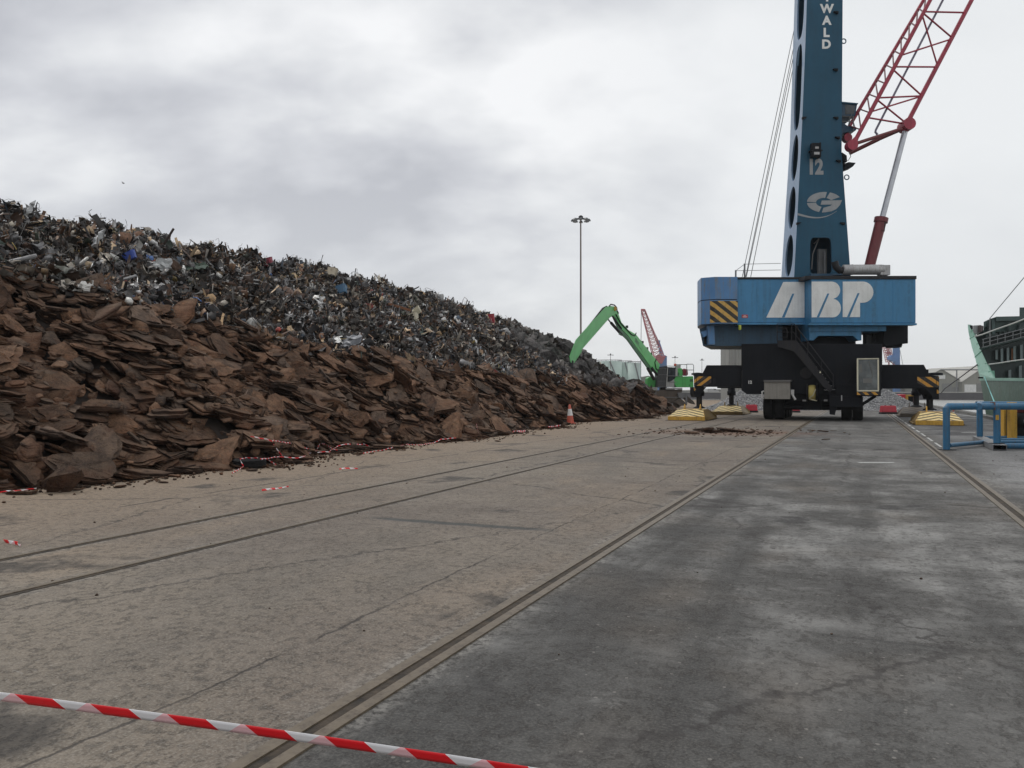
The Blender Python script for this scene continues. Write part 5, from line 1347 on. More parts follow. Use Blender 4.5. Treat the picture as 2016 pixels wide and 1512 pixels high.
# ================================================================== LIGHT MASTS
def light_mast(px, ptop, D, name, label, wpx=2.3, group=None, lamps=8, spread=19):
    g_ = onD(px, 770, D); base = Vector((g_.x, g_.y, 0 if g_.y < 150 else .55)); top = onD(px, ptop, D)
    o = thing(name, label, 'light mast', base, YAW, group)
    b = MB(); rr = wpx / F * D
    b.lathe(base, Z3, [(rr * 1.6, 0), (rr * 1.6, .05), (rr, .1), (rr * .62, top.z - base.z)], 12); obj('pole', b, POLE, o)
    k = D / F
    if spread > 8:
        b = MB(); b.lathe(top + Z3 * -.1, Z3, [(k * 3.0, 0), (k * 4.6, k * 2), (k * 4.6, k * 6), (k * 2, k * 8)], 12); obj('mast_head', b, DARK, o)
        b = MB(); 
        for i in range(lamps):
            a = 2 * PI * i / lamps + .3; d = Vector((math.cos(a), math.sin(a), 0)); b.path([top + Z3 * k * 1, top + d * (k * spread * .75) - Z3 * k * .5], k * .6, 5)
        obj('lamp_arm', b, DARK, o)
        for i in range(lamps):
            a = 2 * PI * i / lamps + .3; d = Vector((math.cos(a), math.sin(a), 0)); sd = Vector((-d.y, d.x, 0))
            c = top + d * (k * spread * .8) - Z3 * k * 2.0
            b = MB(); b.loft([[c + d * (k * x_) + sd * (k * y_) + Z3 * (k * z_) for x_, y_ in ((-w2, -h2), (w2, -h2), (w2, h2), (-w2, h2))] for z_, w2, h2 in ((-2.4, 4.2, 3.6), (-1.2, 4.0, 3.4), (1.8, 1.8, 1.8))])
            lm = obj('floodlight', b, paint('lamp_housing', (.10, .11, .12), .4, .2) if i == 0 else bpy.data.materials['lamp_housing'], o)
    else:
        b = MB(); b.box(top, (k * spread * 2, k * 3, k * 1.0), R3, F3); b.lathe(top, Z3, [(k * 1.5, 0), (k * 1, k * 3)], 8); obj('lamp_bar', b, DARK, o)
    return o
POLE = paint('weathered_mast_steel', (.135, .105, .095), .5, .4, (.08, .05, .04), .5)
light_mast(1143.5, 431, 131, 'light_mast', 'tall rusty light mast with a ring of floodlights behind the pile')
light_mast(1202, 699, 330 / .94 * 1.3, 'light_mast', 'thin distant light mast in front of the pale tanks', .7, 'distant light masts', spread=6)
light_mast(1329, 704, 455, 'light_mast', 'thin distant light mast above the green handler', .6, 'distant light masts', spread=6)
light_mast(1382, 709, 455, 'light_mast', 'thin distant light mast between the green handler and black outrigger arm', .6, 'distant light masts', spread=4)

# ================================================================== DISTANCE: tanks, cranes, sheds
tank_d = 458
def tank(x0, x1, ytop, ybot, label, D):
    c = onD((x0 + x1) / 2, 770, D); r = (x1 - x0) / 2 / F * D; zt_ = onD(0, ytop, D).z
    o = thing('storage_tank', label, 'tank', (c.x, c.y, .55), YAW, 'storage tanks across the dock'); base = Vector((c.x, c.y, .55))
    b = MB(); b.lathe(base, Z3, [(r, 0), (r, zt_ - .55), (r * .5, zt_ - .55 + r * .06), (.2, zt_ - .55 + r * .09)], 40); obj('shell', b, TANK, o)
    b = MB(); rp = [base + Vector((math.cos(a) * r * 1.01, math.sin(a) * r * 1.01, zt_ - .55 + .9)) for a in np.linspace(0, 2 * PI, 33)]; b.path(rp, .10, 4)
    for p in rp[:-1:2]: b.tube(p, p - Z3 * .95, .09, .09, 4)
    obj('roof_railing', b, RAILG, o)
    b = MB(); st_ = [base + (R3 * math.sin(a) - F3 * math.cos(a)) * (r + .5) + Z3 * ((zt_ - .6) * k) for k, a in zip(np.linspace(1, 0, 12), np.linspace(-.1, .95, 12))]
    for p, q in zip(st_[:-1], st_[1:]): b.tube(p, q, .35, .35, 4)
    obj('spiral_stair', b, RAILG, o)
tank(1176, 1224, 712, 745, 'leftmost of the pale green tanks, half behind the pile', tank_d + 8)
tank(1216, 1244, 713.5, 745, 'middle pale green tank in the cluster', tank_d + 14)
tank(1236, 1262, 715, 745, 'rightmost pale green tank, beside the crane rope', tank_d)
def shed_(name, label, cat, x0, x1, ye, yr, D, ybase=None, doors=(), rmat=SHEDROOF, wmat=SHED, long=60):
    a = onD(x0, 770, D); e = onD(x1, 770, D); a.z = e.z = .55; ze = onD(x0, ye, D).z; zr = onD((x0 + x1) / 2, yr, D).z
    mid = (a + e) / 2; o = thing(name, label, cat, mid, YAW)
    m0 = Vector((mid.x, mid.y, zr))
    A, E = Vector((a.x, a.y, ze)), Vector((e.x, e.y, ze))
    b = MB(); b.prism([a, e, E, m0, A], F3 * long); obj('wall', b, wmat, o)
    b = MB(); s1 = (m0 - A).normalized(); s2 = (E - m0).normalized()
    for P_, Q_ in ((A - s1 * .6, m0), (m0, E + s2 * .6)):
        up = Z3 * .35; b.prism([P_ + Z3 * .02 - F3 * .5, Q_ + Z3 * .02 - F3 * .5, Q_ + up - F3 * .5, P_ + up - F3 * .5], F3 * (long + 1))
    obj('roof', b, rmat, o)
    for (dx0, dy0, dx1, dy1, mt) in doors:
        b = MB(); b.cpoly([(dx0, dy0), (dx1, dy0), (dx1, dy1), (dx0, dy1)], D - .25, .24); obj('door', b, mt, o)
    return o
shed_('warehouse', 'gabled beige warehouse with a white board, beside the outrigger end', 'warehouse', 1811, 1894, 751, 727, 452, doors=[(1848, 738, 1861, 746, WHITE), (1855, 755, 1874, 776, SHEDDOOR), (1875, 762, 1892, 775, SHEDDOOR)])
shed_('warehouse', 'gabled beige warehouse with a pale door, behind the bow of the ship', 'warehouse', 1895, 1984, 751, 721, 448, doors=[(1899, 757, 1922, 776, WHITE), (1923, 755, 1940, 776, SHEDDOOR)])
b = MB()
p0 = onD(1800, 760, 470); 
shed_('industrial_shed', 'low pale distant shed to the left of the gravel heap', 'shed', 1252, 1300, 745, 741, 470)
shed_('industrial_shed', 'long low grey distant building above the far quay', 'shed', 1385, 1462, 769, 767, 470, wmat=SHEDDOOR)
shed_('industrial_shed', 'low dark distant building behind the right outrigger arm', 'shed', 1730, 1812, 766, 764, 470, wmat=SHEDDOOR)
# pipe bridge between the warehouses
o = thing('pipe_bridge', 'thin pipe bridge above the warehouse roofs', 'pipe bridge', onD(1893, 770, 440) * 1.0, YAW)
b = MB(); b.tube(onD(1852, 728, 440), onD(1960, 728, 440), .35, .35, 5); obj('beam', b, RAILG, o)
b = MB(); b.tube(onD(1883.5, 728, 440), Vector((*onD(1883.5, 770, 440)[:2], .55)), .35, .35, 5); obj('post', b, RAILG, o)
# corrugated tower building behind the crane
c0 = onD(1435, 770, 128); c1 = onD(1482, 770, 128); z_ = onD(1435, 668, 128).z
o = thing('corrugated_tower', 'tall grey corrugated building behind the crane chassis', 'building', Vector((c0.x, c0.y, 0)), YAW)
b = MB(); b.prism([Vector((c0.x, c0.y, 0)), Vector((c1.x, c1.y, 0)), Vector((c1.x, c1.y, z_)), Vector((c0.x, c0.y, z_))], F3 * 5); obj('wall', b, CORR, o)
b = MB(); b.prism([Vector((c0.x, c0.y, z_)) - R3 * .2 - F3 * .2, Vector((c1.x, c1.y, z_)) + R3 * .2 - F3 * .2, Vector((c1.x, c1.y, z_ + .4)) + R3 * .2 - F3 * .2, Vector((c0.x, c0.y, z_ + .4)) - R3 * .2 - F3 * .2], F3 * 5.4); obj('roof', b, SHEDDOOR, o)
# distant harbour cranes
def lattice(b, p, q, w0, w1, n, r=.2):
    p = Vector(p); q = Vector(q); d = (q - p).normalized(); s1 = d.cross(F3).normalized(); prev = None
    for k in range(n + 1):
        f_ = k / n; c = p + (q - p) * f_; w_ = w0 + (w1 - w0) * f_
        cor = [c + s1 * w_ * a + F3 * w_ * e for a, e in ((-1, -1), (1, -1), (1, 1), (-1, 1))]
        for i in range(4): b.tube(cor[i], cor[(i + 1) % 4], r * .6, r * .6, 4)
        if prev:
            for i in range(4): b.tube(prev[i], cor[i], r, r, 4); b.tube(prev[i], cor[(i + 1) % 4], r * .6, r * .6, 4)
        prev = cor
DK = 446
DRED2 = paint('distant_crane_red', (.42, .10, .11), .6, .2, (.25, .1, .1), .2)
DBL2 = paint('distant_crane_blue', (.06, .17, .40), .5, .2, (.1, .15, .25), .2)
gb = onD(1304, 770, DK)
o = thing('distant_crane', 'distant harbour crane with red lattice jib behind the green handler', 'crane', (gb.x, gb.y, .55), YAW, 'distant harbour cranes')
b = MB(); lattice(b, onD(1297, 706, DK), onD(1266, 610.5, DK), 2.6, .9, 14, .26); obj('jib', b, DRED2, o)
b = MB(); b.cpoly([(1289, 706), (1297, 697), (1306, 702), (1312, 700), (1303, 716), (1294, 713)], DK - 1, 4); b.box(onD(1265.5, 610, DK), (2, 1, 1), R3, F3); obj('jib_foot', b, DRED2, o)
b = MB(); b.cpoly([(1298, 716), (1309, 699), (1313, 701), (1313, 772), (1298, 772)], DK + 1, 6); obj('tower', b, DBL2, o)
b = MB(); b.cpoly([(1294, 670), (1300, 670), (1299, 678), (1296, 678)], DK, 2)
for q_ in ((1296, 676, 1300, 702), (1299, 676, 1303, 701), (1299, 676, 1307, 700)): b.tube(onD(q_[0], q_[1], DK), onD(q_[2], q_[3], DK), .3, .3, 4)
obj('head_frame', b, DBL2, o)
b = MB(); b.tube(onD(1262.5, 612, DK), onD(1261.5, 745, DK), .16, .16, 4); b.tube(onD(1268, 611, DK), onD(1296, 671, DK), .14, .14, 4); b.tube(onD(1269, 614, DK), onD(1297, 672, DK), .14, .14, 4); obj('rope', b, RAILG, o)
gb = onD(1761, 770, DK + 20); DK2 = DK + 20
o = thing('distant_crane', 'distant harbour crane with bright blue tower beyond the right outrigger', 'crane', (gb.x, gb.y, .55), YAW, 'distant harbour cranes')
b = MB(); b.cpoly([(1762, 655), (1771.5, 655), (1772.5, 772), (1762, 772)], DK2, 3); obj('tower', b, DBL2, o)
b = MB(); b.cpoly([(1753, 702), (1758, 699), (1768, 699), (1768, 711), (1758, 712), (1753, 708)], DK2 - 3, 4); obj('operator_cab', b, DBL2, o)
b = MB(); lattice(b, onD(1750, 712, DK2 + 5), onD(1741, 676, DK2 + 5), 1.3, 1.0, 8, .16); lattice(b, onD(1752, 700, DK2 + 8), onD(1747, 668, DK2 + 8), 1.0, .8, 7, .16); b.tube(onD(1748, 708, DK2), onD(1766, 722, DK2), .3, .3, 4); b.box(onD(1749, 695, DK2 + 4), (3, 1, 1), R3, F3); b.tube(onD(1750, 712, DK2 + 5), onD(1751, 772, DK2 + 5), .4, .4, 4); obj('jib', b, DRED2, o)
b = MB(); b.tube(onD(1772, 690, DK2), onD(1777.5, 718, DK2), .12, .12, 4); obj('rope', b, RAILG, o)

# parked van, wall and small yard things far off
vb = onD(1405, 770, 425); vb.z = .55; vb = onD(1404.5, 774, 431)
def van(px, label, col, D=434):
    g_ = onD(px, 770, D); o = thing('parked_van', label, 'van', (g_.x, g_.y, .55), YAW, 'vans parked across the dock'); B = Vector((g_.x, g_.y, .55)); W_ = lambda x, y, z: B + R3 * x + F3 * y + Z3 * z
    b = MB(); b.prism([W_(*p) for p in [(-2.7, 0, .4), (2.7, 0, .4), (2.7, 0, 1.3), (1.8, 0, 1.6), (1.1, 0, 2.4), (-2.7, 0, 2.4)]], F3 * 1.9); obj('body', b, col, o, bevel=.1)
    b = MB(); b.prism([W_(*p) for p in [(1.65, -.02, 1.6), (1.05, -.02, 2.2), (-.1, -.02, 2.2), (-.1, -.02, 1.6)]], F3 * .015); obj('window', b, GLASS, o)
    for x in (-1.7, 1.8):
        b = MB(); b.lathe(W_(x, .1, .38), F3, [(.2, 0), (.38, .02), (.38, .25), (.2, .27)], 14); obj('wheel', b, RUBBER, o)
van(1405.5, 'silver van parked across the dock, under the left outrigger arm', ALU)
van(1394, 'white van end parked left of the silver van across the dock', WHITE, 436)

# gravel heap behind the crane
gp0 = onD(1435, 805, 72); 
protoG = [rock_proto(700 + i, 1) for i in range(5)]
def gh(u, v):   # u along (camera right), v depth
    h = 0
    for cu_, cv_, hh, rr in ((4.3, 0.3, 2.35, 4.0), (8.0, .6, 1.7, 4.0), (11.6, .2, 1.8, 4.2), (15.2, -.1, 2.25, 3.9), (1.7, -.4, .8, 2.4)):
        h = max(h, hh - math.hypot(u - cu_, (v - cv_)) * hh / rr)
    return h
go = onD(1390, 770, 72.5); go.z = 0; items = []
for _ in range(15000):
    u = random.uniform(-1.2, 20); v = random.uniform(-4.6, 3.2); h = gh(u, v)
    if h <= 0.0:
        if random.random() > .05 or h < -.3 or v > 0: continue
        h = 0
    r = random.uniform(.035, .10); p = go + R3 * u + F3 * v
    items.append((random.randrange(5), np.array(Euler((random.random() * 6, random.random() * 6, 0)).to_matrix()) * r, (p.x, p.y, max(h, .03) - .02), random.random(), 0))
heap = merged('crushed_stone_gravel', protoG, items, [GRAVEL], loc=tuple(go), tint='tint'); tag(heap, 'grey crushed stone heaped behind the crane wheels', 'gravel')
b = MB(); us = np.arange(-1.5, 20.5, .5); vs_ = np.arange(-5, 3.6, .5)
b.add([go + R3 * u + F3 * v + Z3 * (gh(u, v) - .06 if gh(u, v) > 0 else -.1) for u in us for v in vs_], [(i * len(vs_) + j, i * len(vs_) + j + 1, (i + 1) * len(vs_) + j + 1, (i + 1) * len(vs_) + j) for i in range(len(us) - 1) for j in range(len(vs_) - 1)])
structure('terrain_gravel_core', b, simple('stone_dust', (.17, .17, .175), (.3, .3, .3), 5))

# ================================================================== YARD OBJECTS
def barrier(px0, px1, py, label):
    a = ground(px0, py); e = ground(px1, py); c = (a + e) / 2; L_ = (e - a).length
    o = thing('barrier_block', label, 'barrier', c, YAW, 'red plastic barrier blocks by the gravel')
    P = lambda x, y, z: c + R3 * x + F3 * y + Z3 * z
    b = MB(); b.loft([[P(sx * L_ / 2 * w_, sy * d_, z_) for sx, sy in ((-1, -1), (1, -1), (1, 1), (-1, 1))] for z_, w_, d_ in ((.14, .98, .24), (.2, .98, .24), (.56, .96, .14), (.60, .93, .11))]); obj('body', b, REDP, o, bevel=.02)
    b = MB(); b.loft([[P(sx * L_ / 2 * w_, sy * d_, z_) for sx, sy in ((-1, -1), (1, -1), (1, 1), (-1, 1))] for z_, w_, d_ in ((0, 1.06, .28), (.12, 1.04, .27), (.138, 1.0, .25))]); obj('base', b, DARK, o)
    b = MB(); b.lathe(P(-.2, 0, .6), Z3, [(.05, 0), (.05, .04)], 10); b.lathe(P(.2, 0, .6), Z3, [(.05, 0), (.05, .04)], 10); obj('filler_cap', b, DRED, o)
barrier(1469, 1490, 812, 'small red barrier block beside the left crane wheels')
barrier(1734, 1763, 815, 'wide red barrier block at the far end of the white line')
barrier(1561, 1573, 812, 'red barrier seen low between the crane wheels')

def cone(px, py, hpx, label, tilt=0.0):
    g_ = ground(px, py); D = g_.dot(F3); h = hpx / F * D
    o = thing('traffic_cone', label, 'traffic cone', g_, YAW, 'orange and white traffic cones')
    ax = (Z3 + R3 * tilt).normalized(); r0, r1 = h * .20, h * .045
    rr = lambda f_: r0 + (r1 - r0) * f_
    b = MB(); b.box(g_ + Z3 * h * .02, (h * .56, h * .56, h * .04), R3, F3); obj('base', b, ORANGE, o, bevel=.01)
    b = MB(); b.lathe(g_ + Z3 * h * .04, ax, [(rr(0), 0), (rr(.96), h * .95), (r1 * .6, h * .96)], 18); obj('cone_body', b, ORANGE, o)
    b = MB(); b.lathe(g_ + Z3 * h * .04, ax, [(rr(.38) + .004, h * .38), (rr(.72) + .004, h * .72)], 18); obj('sleeve', b, RETRO, o)
cone(1123, 834, 38, 'dirty orange and white traffic cone at the foot of the slab pile', -.04)
cone(1877, 824, 18, 'traffic cone half hidden behind the worn yellow pad')

# tyre half buried at the pile foot
tp = ground(491, 921)
o = thing('old_tyre', 'flat black tyre lying under the slabs at the pile foot', 'tyre', tp)
b = MB(); prof_ = [(.20, .03), (.30, .0), (.335, .03), (.345, .09), (.335, .17), (.30, .20), (.20, .17)]; b.lathe(tp, Z3, [(.19, .10)] + prof_ + [(.19, .10)], 32)
for k in range(4): b.lathe(tp + Z3 * (.055 + .032 * k), Z3, [(.3455 , 0), (.352, .004), (.352, .016), (.3455, .02)], 32)
obj('tread', b, RUBBER, o)
b = MB(); b.lathe(tp, Z3, [(.188, .04), (.188, .05), (.02, .06)], 20); obj('rim', b, DARK, o)

# the lone lump in front of the pile
lp = ground(102, 972)
o = bpy.data.objects.new('brown_lump', mesh_of('brown_lump', shard_proto(64, 1.2, 16), SL_DRK)); COL.objects.link(o); o.location = (lp.x - .05, lp.y + .25, .18); o.scale = (.30, .27, .30); o.rotation_euler = (.2, .1, .6)
o.data.attributes.new('tint', 'FLOAT', 'FACE')
tag(o, 'lone squarish brown lump standing on the yard before the pile', 'lump')

# tape
def ribbon(name, pts, width, label, upv=None, period=.3, group='red and white tape scraps along the pile', loc=None):
    pts = [Vector(p) for p in pts]; V = []; fs = []; A = []; Cc = []; s_ = 0.0
    for i, p in enumerate(pts):
        d = (pts[min(i + 1, len(pts) - 1)] - pts[max(i - 1, 0)]).normalized()
        v_ = p - CAM
        n_ = upv if upv is not None else Vector((random.gauss(0, .4), random.gauss(0, .4), 1))
        side = (n_ - d * n_.dot(d)).normalized()
        if i: s_ += (p - pts[i - 1]).length
        for k, ff in enumerate((-.5, -.17, .17, .5)):
            V.append(p + side * (width * ff)); A.append(s_ / period); Cc.append(k / 3)
    for i in range(len(pts) - 1):
        for k in range(3): fs.append((4 * i + k, 4 * i + k + 1, 4 * i + k + 5, 4 * i + k + 4))
    b = MB(); b.add(V, fs, 0, False)
    c = sum(pts, Vector()) / len(pts)
    me = bpy.data.meshes.new(name); me.from_pydata([tuple(v - c) for v in V], [], fs); me.materials.append(TAPE)
    for nm, vals in (('along', A), ('across', Cc)):
        at = me.attributes.new(nm, 'FLOAT', 'POINT'); at.data.foreach_set('value', vals)
    for pl in me.polygons: pl.use_smooth = True
    o = bpy.data.objects.new(name, me); COL.objects.link(o); o.location = c
    so = o.modifiers.new('thickness', 'SOLIDIFY'); so.thickness = 0.0012
    return tag(o, label, 'tape', group)
# the strung one across the foreground
pt = []
for k in range(60):
    f_ = k / 59; px = -520 + f_ * 1990; py = 1371 + px * .128 + .000013 * px * px
    pt.append(onD(px, py, 2.35 - .12 * (px / 1000)))
pt2 = pt
tw = ribbon('barrier_tape', pt2, .032, 'taut red and white barrier tape strung across the near foreground', (Z3 * .95 - F3 * .35), .228, None)
DG = bpy.context.evaluated_depsgraph_get(); DG.update()
def onpile(px, py, lift=.05):
    r = ray(px, py); ok, loc, nr, idx, ob, mt = scene.ray_cast(DG, CAM + r * 5.0, r.normalized())
    return (loc if ok else ground(px, py)) + Z3 * lift * .4 - r * (lift * .8)
zz = lambda zx, zy: (380 + zx / 3.36, 820 + zy / 3.36)
def tapes(name, zp, label, per=.22, wd=.022, lift=.07, conv=zz):
    P = [onpile(*conv(*p), lift) for p in zp]
    out = []
    for a, e in zip(P[:-1], P[1:]):
        n_ = max(2, int((e - a).length / .12)); out += [a.lerp(e, k / n_) + Z3 * random.uniform(-.01, .015) for k in range(n_)]
    out.append(P[-1]); ribbon(name, out, wd, label, None, per)
tapes('tape_scrap', [(380, 140), (520, 168), (640, 185), (780, 225), (815, 235), (840, 185), (870, 188), (930, 225), (985, 235)], 'loop of slack tape draped over slabs right of the tyre')
tapes('tape_scrap', [(520, 170), (545, 215), (590, 270)], 'short straight tape strand hanging down the slabs')
tapes('tape_scrap', [(258, 385), (335, 345), (310, 295), (350, 285), (430, 283)], 'tape end trailing round the old tyre', lift=.08)
tapes('tape_scrap', [(445, 290), (560, 275), (620, 277), (690, 283), (735, 275), (770, 247), (900, 240), (960, 205), (1010, 190), (1130, 190), (1200, 215)], 'long tangled tape over the low slabs right of the tyre')
tapes('tape_scrap', [(490, 290), (550, 325)], 'tape stub pointing at the yard right of the tyre', lift=.05)
tapes('tape_scrap', [(1125, 245), (1200, 238), (1320, 210), (1420, 188), (1500, 192), (1590, 178), (1640, 155), (1740, 145)], 'flattened tape along the pile foot toward the cone', lift=.04)
tapes('tape_scrap', [(455, 495), (520, 487), (600, 470), (632, 466)], 'torn tape strip lying alone near the left rail', lift=.02, wd=.03)
tapes('tape_scrap', [(968, 350), (1000, 345), (1090, 347)], 'torn tape strip with a red end on the dusty yard', lift=.02, wd=.03)
tapes('tape_scrap', [(1875, 55), (1880, 85), (1888, 112)], 'tape strand standing up among slabs left of the cone', lift=.08)
idt = lambda x, y: (x, y)
tapes('tape_scrap', [(0, 971), (30, 967), (72, 963)], 'tape running behind the lone lump at the left edge', conv=idt, lift=.03)
tapes('tape_scrap', [(1010, 851), (1035, 849)], 'torn tape strip on the yard short of the cone', conv=idt, lift=.02, wd=.08)
tapes('tape_scrap', [(1080, 842), (1095, 840), (1104, 838)], 'red tape scrap just left of the cone base', conv=idt, lift=.03, wd=.08)
tapes('tape_scrap', [(8, 1068), (34, 1072), (40, 1076)], 'tiny tape end by the left rails at the photo edge', conv=idt, lift=.015, wd=.04)
tapes('tape_scrap', [(1122, 832), (1117, 815), (1124, 800)], 'tape tied round the traffic cone', conv=idt, lift=.02, wd=.03)
ow = [onpile(*p, .12) for p in [(402, 755), (405, 770), (416, 782), (440, 789), (465, 788), (484, 780), (487, 772), (478, 766)]]
b = MB(); b.path(ow, .012, 5); tag(obj('wire_loop', b, paint('rusty_wire', (.16, .09, .05), .7, .3)), 'thin rusty wire loop lying on the broad slabs', 'wire')

# spilled slabs in front of the crane
for i, (px, py, sz, al) in enumerate([(1362, 854, .34, 'leftmost of the spilled pieces'), (1388, 848, .42, 'left of the biggest spilled slab'), (1420, 846, .30, 'behind the biggest spilled slab'), (1432, 850, .52, 'the biggest spilled slab'), (1452, 851, .4, 'overlapping the biggest spilled slab'), (1478, 853, .22, 'right of the biggest spilled slab'), (1402, 852, .4, 'touching the biggest slab on its left'), (1620, 851, .22, 'alone before the right crane wheels'), (1600, 849, .15, 'small, before the stair foot'), (1625, 867, .13, 'alone nearest the camera'), (1515, 850, .16, 'between spill and crane axis'), (1640, 850, .14, 'rightmost of the spilled pieces')]):
    p = ground(px, py); k = shade(); o = bpy.data.objects.new('spilled_slab', meshS[(i * 5 + 3) % 16, 1]); COL.objects.link(o)
    o.location = p + Z3 * (.03 + sz * .08); o.rotation_euler = (random.gauss(0, .08), random.gauss(0, .08), YAW + random.gauss(0, .3)); o.scale = (sz, sz, sz * .8)
    tag(o, f'dark crust piece on the yard, {al}', 'slab', 'slabs spilled on the yard before the crane', 'thing')

# distinct scrap
def plank(px0, py0, px1, py1, r, mt, name, label, cat, lift=.35):
    a = onpile(px0, py0, 0) + Z3 * lift * .3 - F3 * .1; D = a.dot(F3); e = onD(px1, py1, D - .3); b = MB(); d = (e - a).normalized(); s_ = d.cross(F3).normalized()
    b.box((a + e) / 2, ((e - a).length, r * 2, r * 1.2), d, s_, d.cross(s_)); tag(obj(name, b, mt, None, bevel=.01), label, cat)
WOODY = paint('yellow_timber', (.42, .26, .09), .7, .3, (.2, .12, .05), 2)
plank(683, 562, 709, 603, .07, WOODY, 'timber_beam', 'yellow timber beam leaning in the scrap beside the blue tub', 'timber', .3)
plank(765, 602, 808, 611, .06, paint('rust_bar', (.22, .09, .04), .8, .3), 'rusty_bar', 'rust orange bar lying in the middle of the scrap', 'bar', .3)
plank(322, 490, 342, 450, .04, paint('dark_pole', (.05, .035, .03), .8, .3), 'leaning_pole', 'dark pole sticking up against the sky on the crest', 'pole', .2)
plank(378, 508, 388, 486, .05, paint('bleached_wood', (.42, .31, .2), .8, .3), 'bleached_board', 'pale board standing up just right of the dark pole', 'board', .2)
def tub(px, py, sx, sy, sz, mt, name, label, cat, rz=.3):
    a = onpile(px, py, 0); c = a + Z3 * .08 - F3 * .12; b = MB(); o = None
    M = Euler((random.gauss(0, .25), random.gauss(0, .25), rz)).to_matrix()
    rings = []
    for z_, k in ((-.5, .8), (.45, 1.0), (.5, 1.08), (.5, .9), (-.3, .72)):
        rings.append([c + M @ Vector((sx * x_ * k, sy * y_ * k, sz * z_)) for x_, y_ in ((-.5, -.35), (-.35, -.5), (.35, -.5), (.5, -.35), (.5, .35), (.35, .5), (-.35, .5), (-.5, .35))])
    b.loft(rings); tag(obj(name, b, mt, None), label, cat)
tub(672, 576, .62, .4, .42, paint('blue_tub_plastic', (.035, .12, .22), .5, .3), 'plastic_tub', 'teal blue tub beside the yellow timber beam', 'tub')
tub(259, 510, .42, .2, .26, paint('bright_blue_box', (.03, .07, .33), .5, .2), 'blue_box', 'bright blue box on the upper scrap at the left', 'box')
tub(815, 631, .5, .5, .5, paint('yellowed_white_drum', (.55, .5, .38), .6, .3), 'white_drum', 'yellowed white drum in the middle of the scrap', 'drum')
tub(822, 615, .4, .4, .3, paint('cream_box', (.6, .55, .42), .6, .3), 'cream_box', 'cream box just above the white drum', 'box')
tub(655, 540, .5, .3, .4, paint('cream_panel', (.5, .43, .32), .6, .3), 'cream_can', 'cream can on the crest above the blue tub', 'can')
tub(968, 634, .45, .4, 1.0, paint('red_canister', (.4, .03, .05), .5, .2), 'red_canister', 'upright red canister on the crest beside the dark lumps', 'canister')
tub(528, 521, .5, .4, .35, paint('crimson_box', (.3, .03, .06), .6, .2), 'crimson_box', 'crimson box high on the scrap crest', 'box')
def sheet(px, py, w_, h_, mt, name, label, nrm=(.3, -.7, .6), seed=1):
    g_ = np.random.default_rng(seed); a = onpile(px, py, 0) + Z3 * .1 - F3 * .2; n_ = Vector(nrm).normalized(); u_ = Z3.cross(n_).normalized(); v_ = n_.cross(u_); b = MB(); N_ = 7; V = []
    for i in range(N_):
        for j in range(N_):
            x, y = i / (N_ - 1) - .5, j / (N_ - 1) - .5; V.append(a + u_ * (x * w_ + g_.normal(0, .03)) + v_ * (y * h_ + g_.normal(0, .03)) + n_ * g_.normal(0, .05))
    b.add(V, [(i * N_ + j, i * N_ + j + 1, (i + 1) * N_ + j + 1, (i + 1) * N_ + j) for i in range(N_ - 1) for j in range(N_ - 1)])
    o = obj(name, b, mt); so = o.modifiers.new('thickness', 'SOLIDIFY'); so.thickness = .008; tag(o, label, 'sheet')
SHEETG = paint('crumpled_grey_sheet', (.24, .25, .27), .45, .3, (.1, .09, .08), 2, metal=.3)
sheet(691, 681, .95, .6, SHEETG, 'crumpled_sheet', 'crumpled silvery sheet low in the scrap above the slabs', (-.2, -.8, .5), 3)
sheet(174, 573, .42, .28, paint('torn_white_bag', (.6, .59, .56), .7, .2), 'torn_white_sheet', 'torn white sheet where scrap meets slabs, left side', (.1, -.6, .7), 5)
sheet(388, 531, .85, .5, paint('faded_green_panel', (.10, .14, .11), .6, .4), 'green_sheet', 'faded green sheet in the scrap below the dark pole', (.3, -.5, .8), 8)
sheet(165, 428, .7, .45, paint('brown_panel', (.12, .085, .07), .7, .4), 'brown_sheet', 'brown flat panel standing on the crest at the left', (.1, -.95, .2), 11)
sheet(62, 425, .7, .6, paint('white_sheet_metal', (.45, .46, .46), .5, .3), 'white_sheet', 'bent white sheet on the crest near the left edge', (-.2, -.8, .4), 13)
sheet(200, 478, .6, .6, bpy.data.materials['white_sheet_metal'], 'white_sheet', 'crumpled pale sheet high in the scrap left of the blue box', (-.3, -.7, .5), 17)
sheet(325, 528, .6, .45, bpy.data.materials['white_sheet_metal'], 'white_sheet', 'folded pale sheet between blue box and green panel', (.3, -.7, .5), 19)

# gull
gl = onD(243, 361, 130); b = MB()
b.loft([[gl + R3 * x_ + F3 * (r_ * math.cos(a)) + Z3 * (r_ * math.sin(a)) for a in np.linspace(0, 2 * PI, 8, endpoint=False)] for x_, r_ in ((-.22, .01), (-.12, .05), (.05, .06), (.16, .04), (.22, .01))])
for s_ in (-1, 1): b.prism([gl + R3 * .08, gl - R3 * .08, gl - R3 * .10 + F3 * (s_ * .25) + Z3 * .15, gl - R3 * .14 + F3 * (s_ * .55) + Z3 * .10, gl + R3 * .03 + F3 * (s_ * .27) + Z3 * .17], Z3 * .015)
tag(obj('gull', b, paint('gull_grey', (.12, .12, .13), .7, .1)), 'tiny dark gull flying over the scrap crest', 'bird')

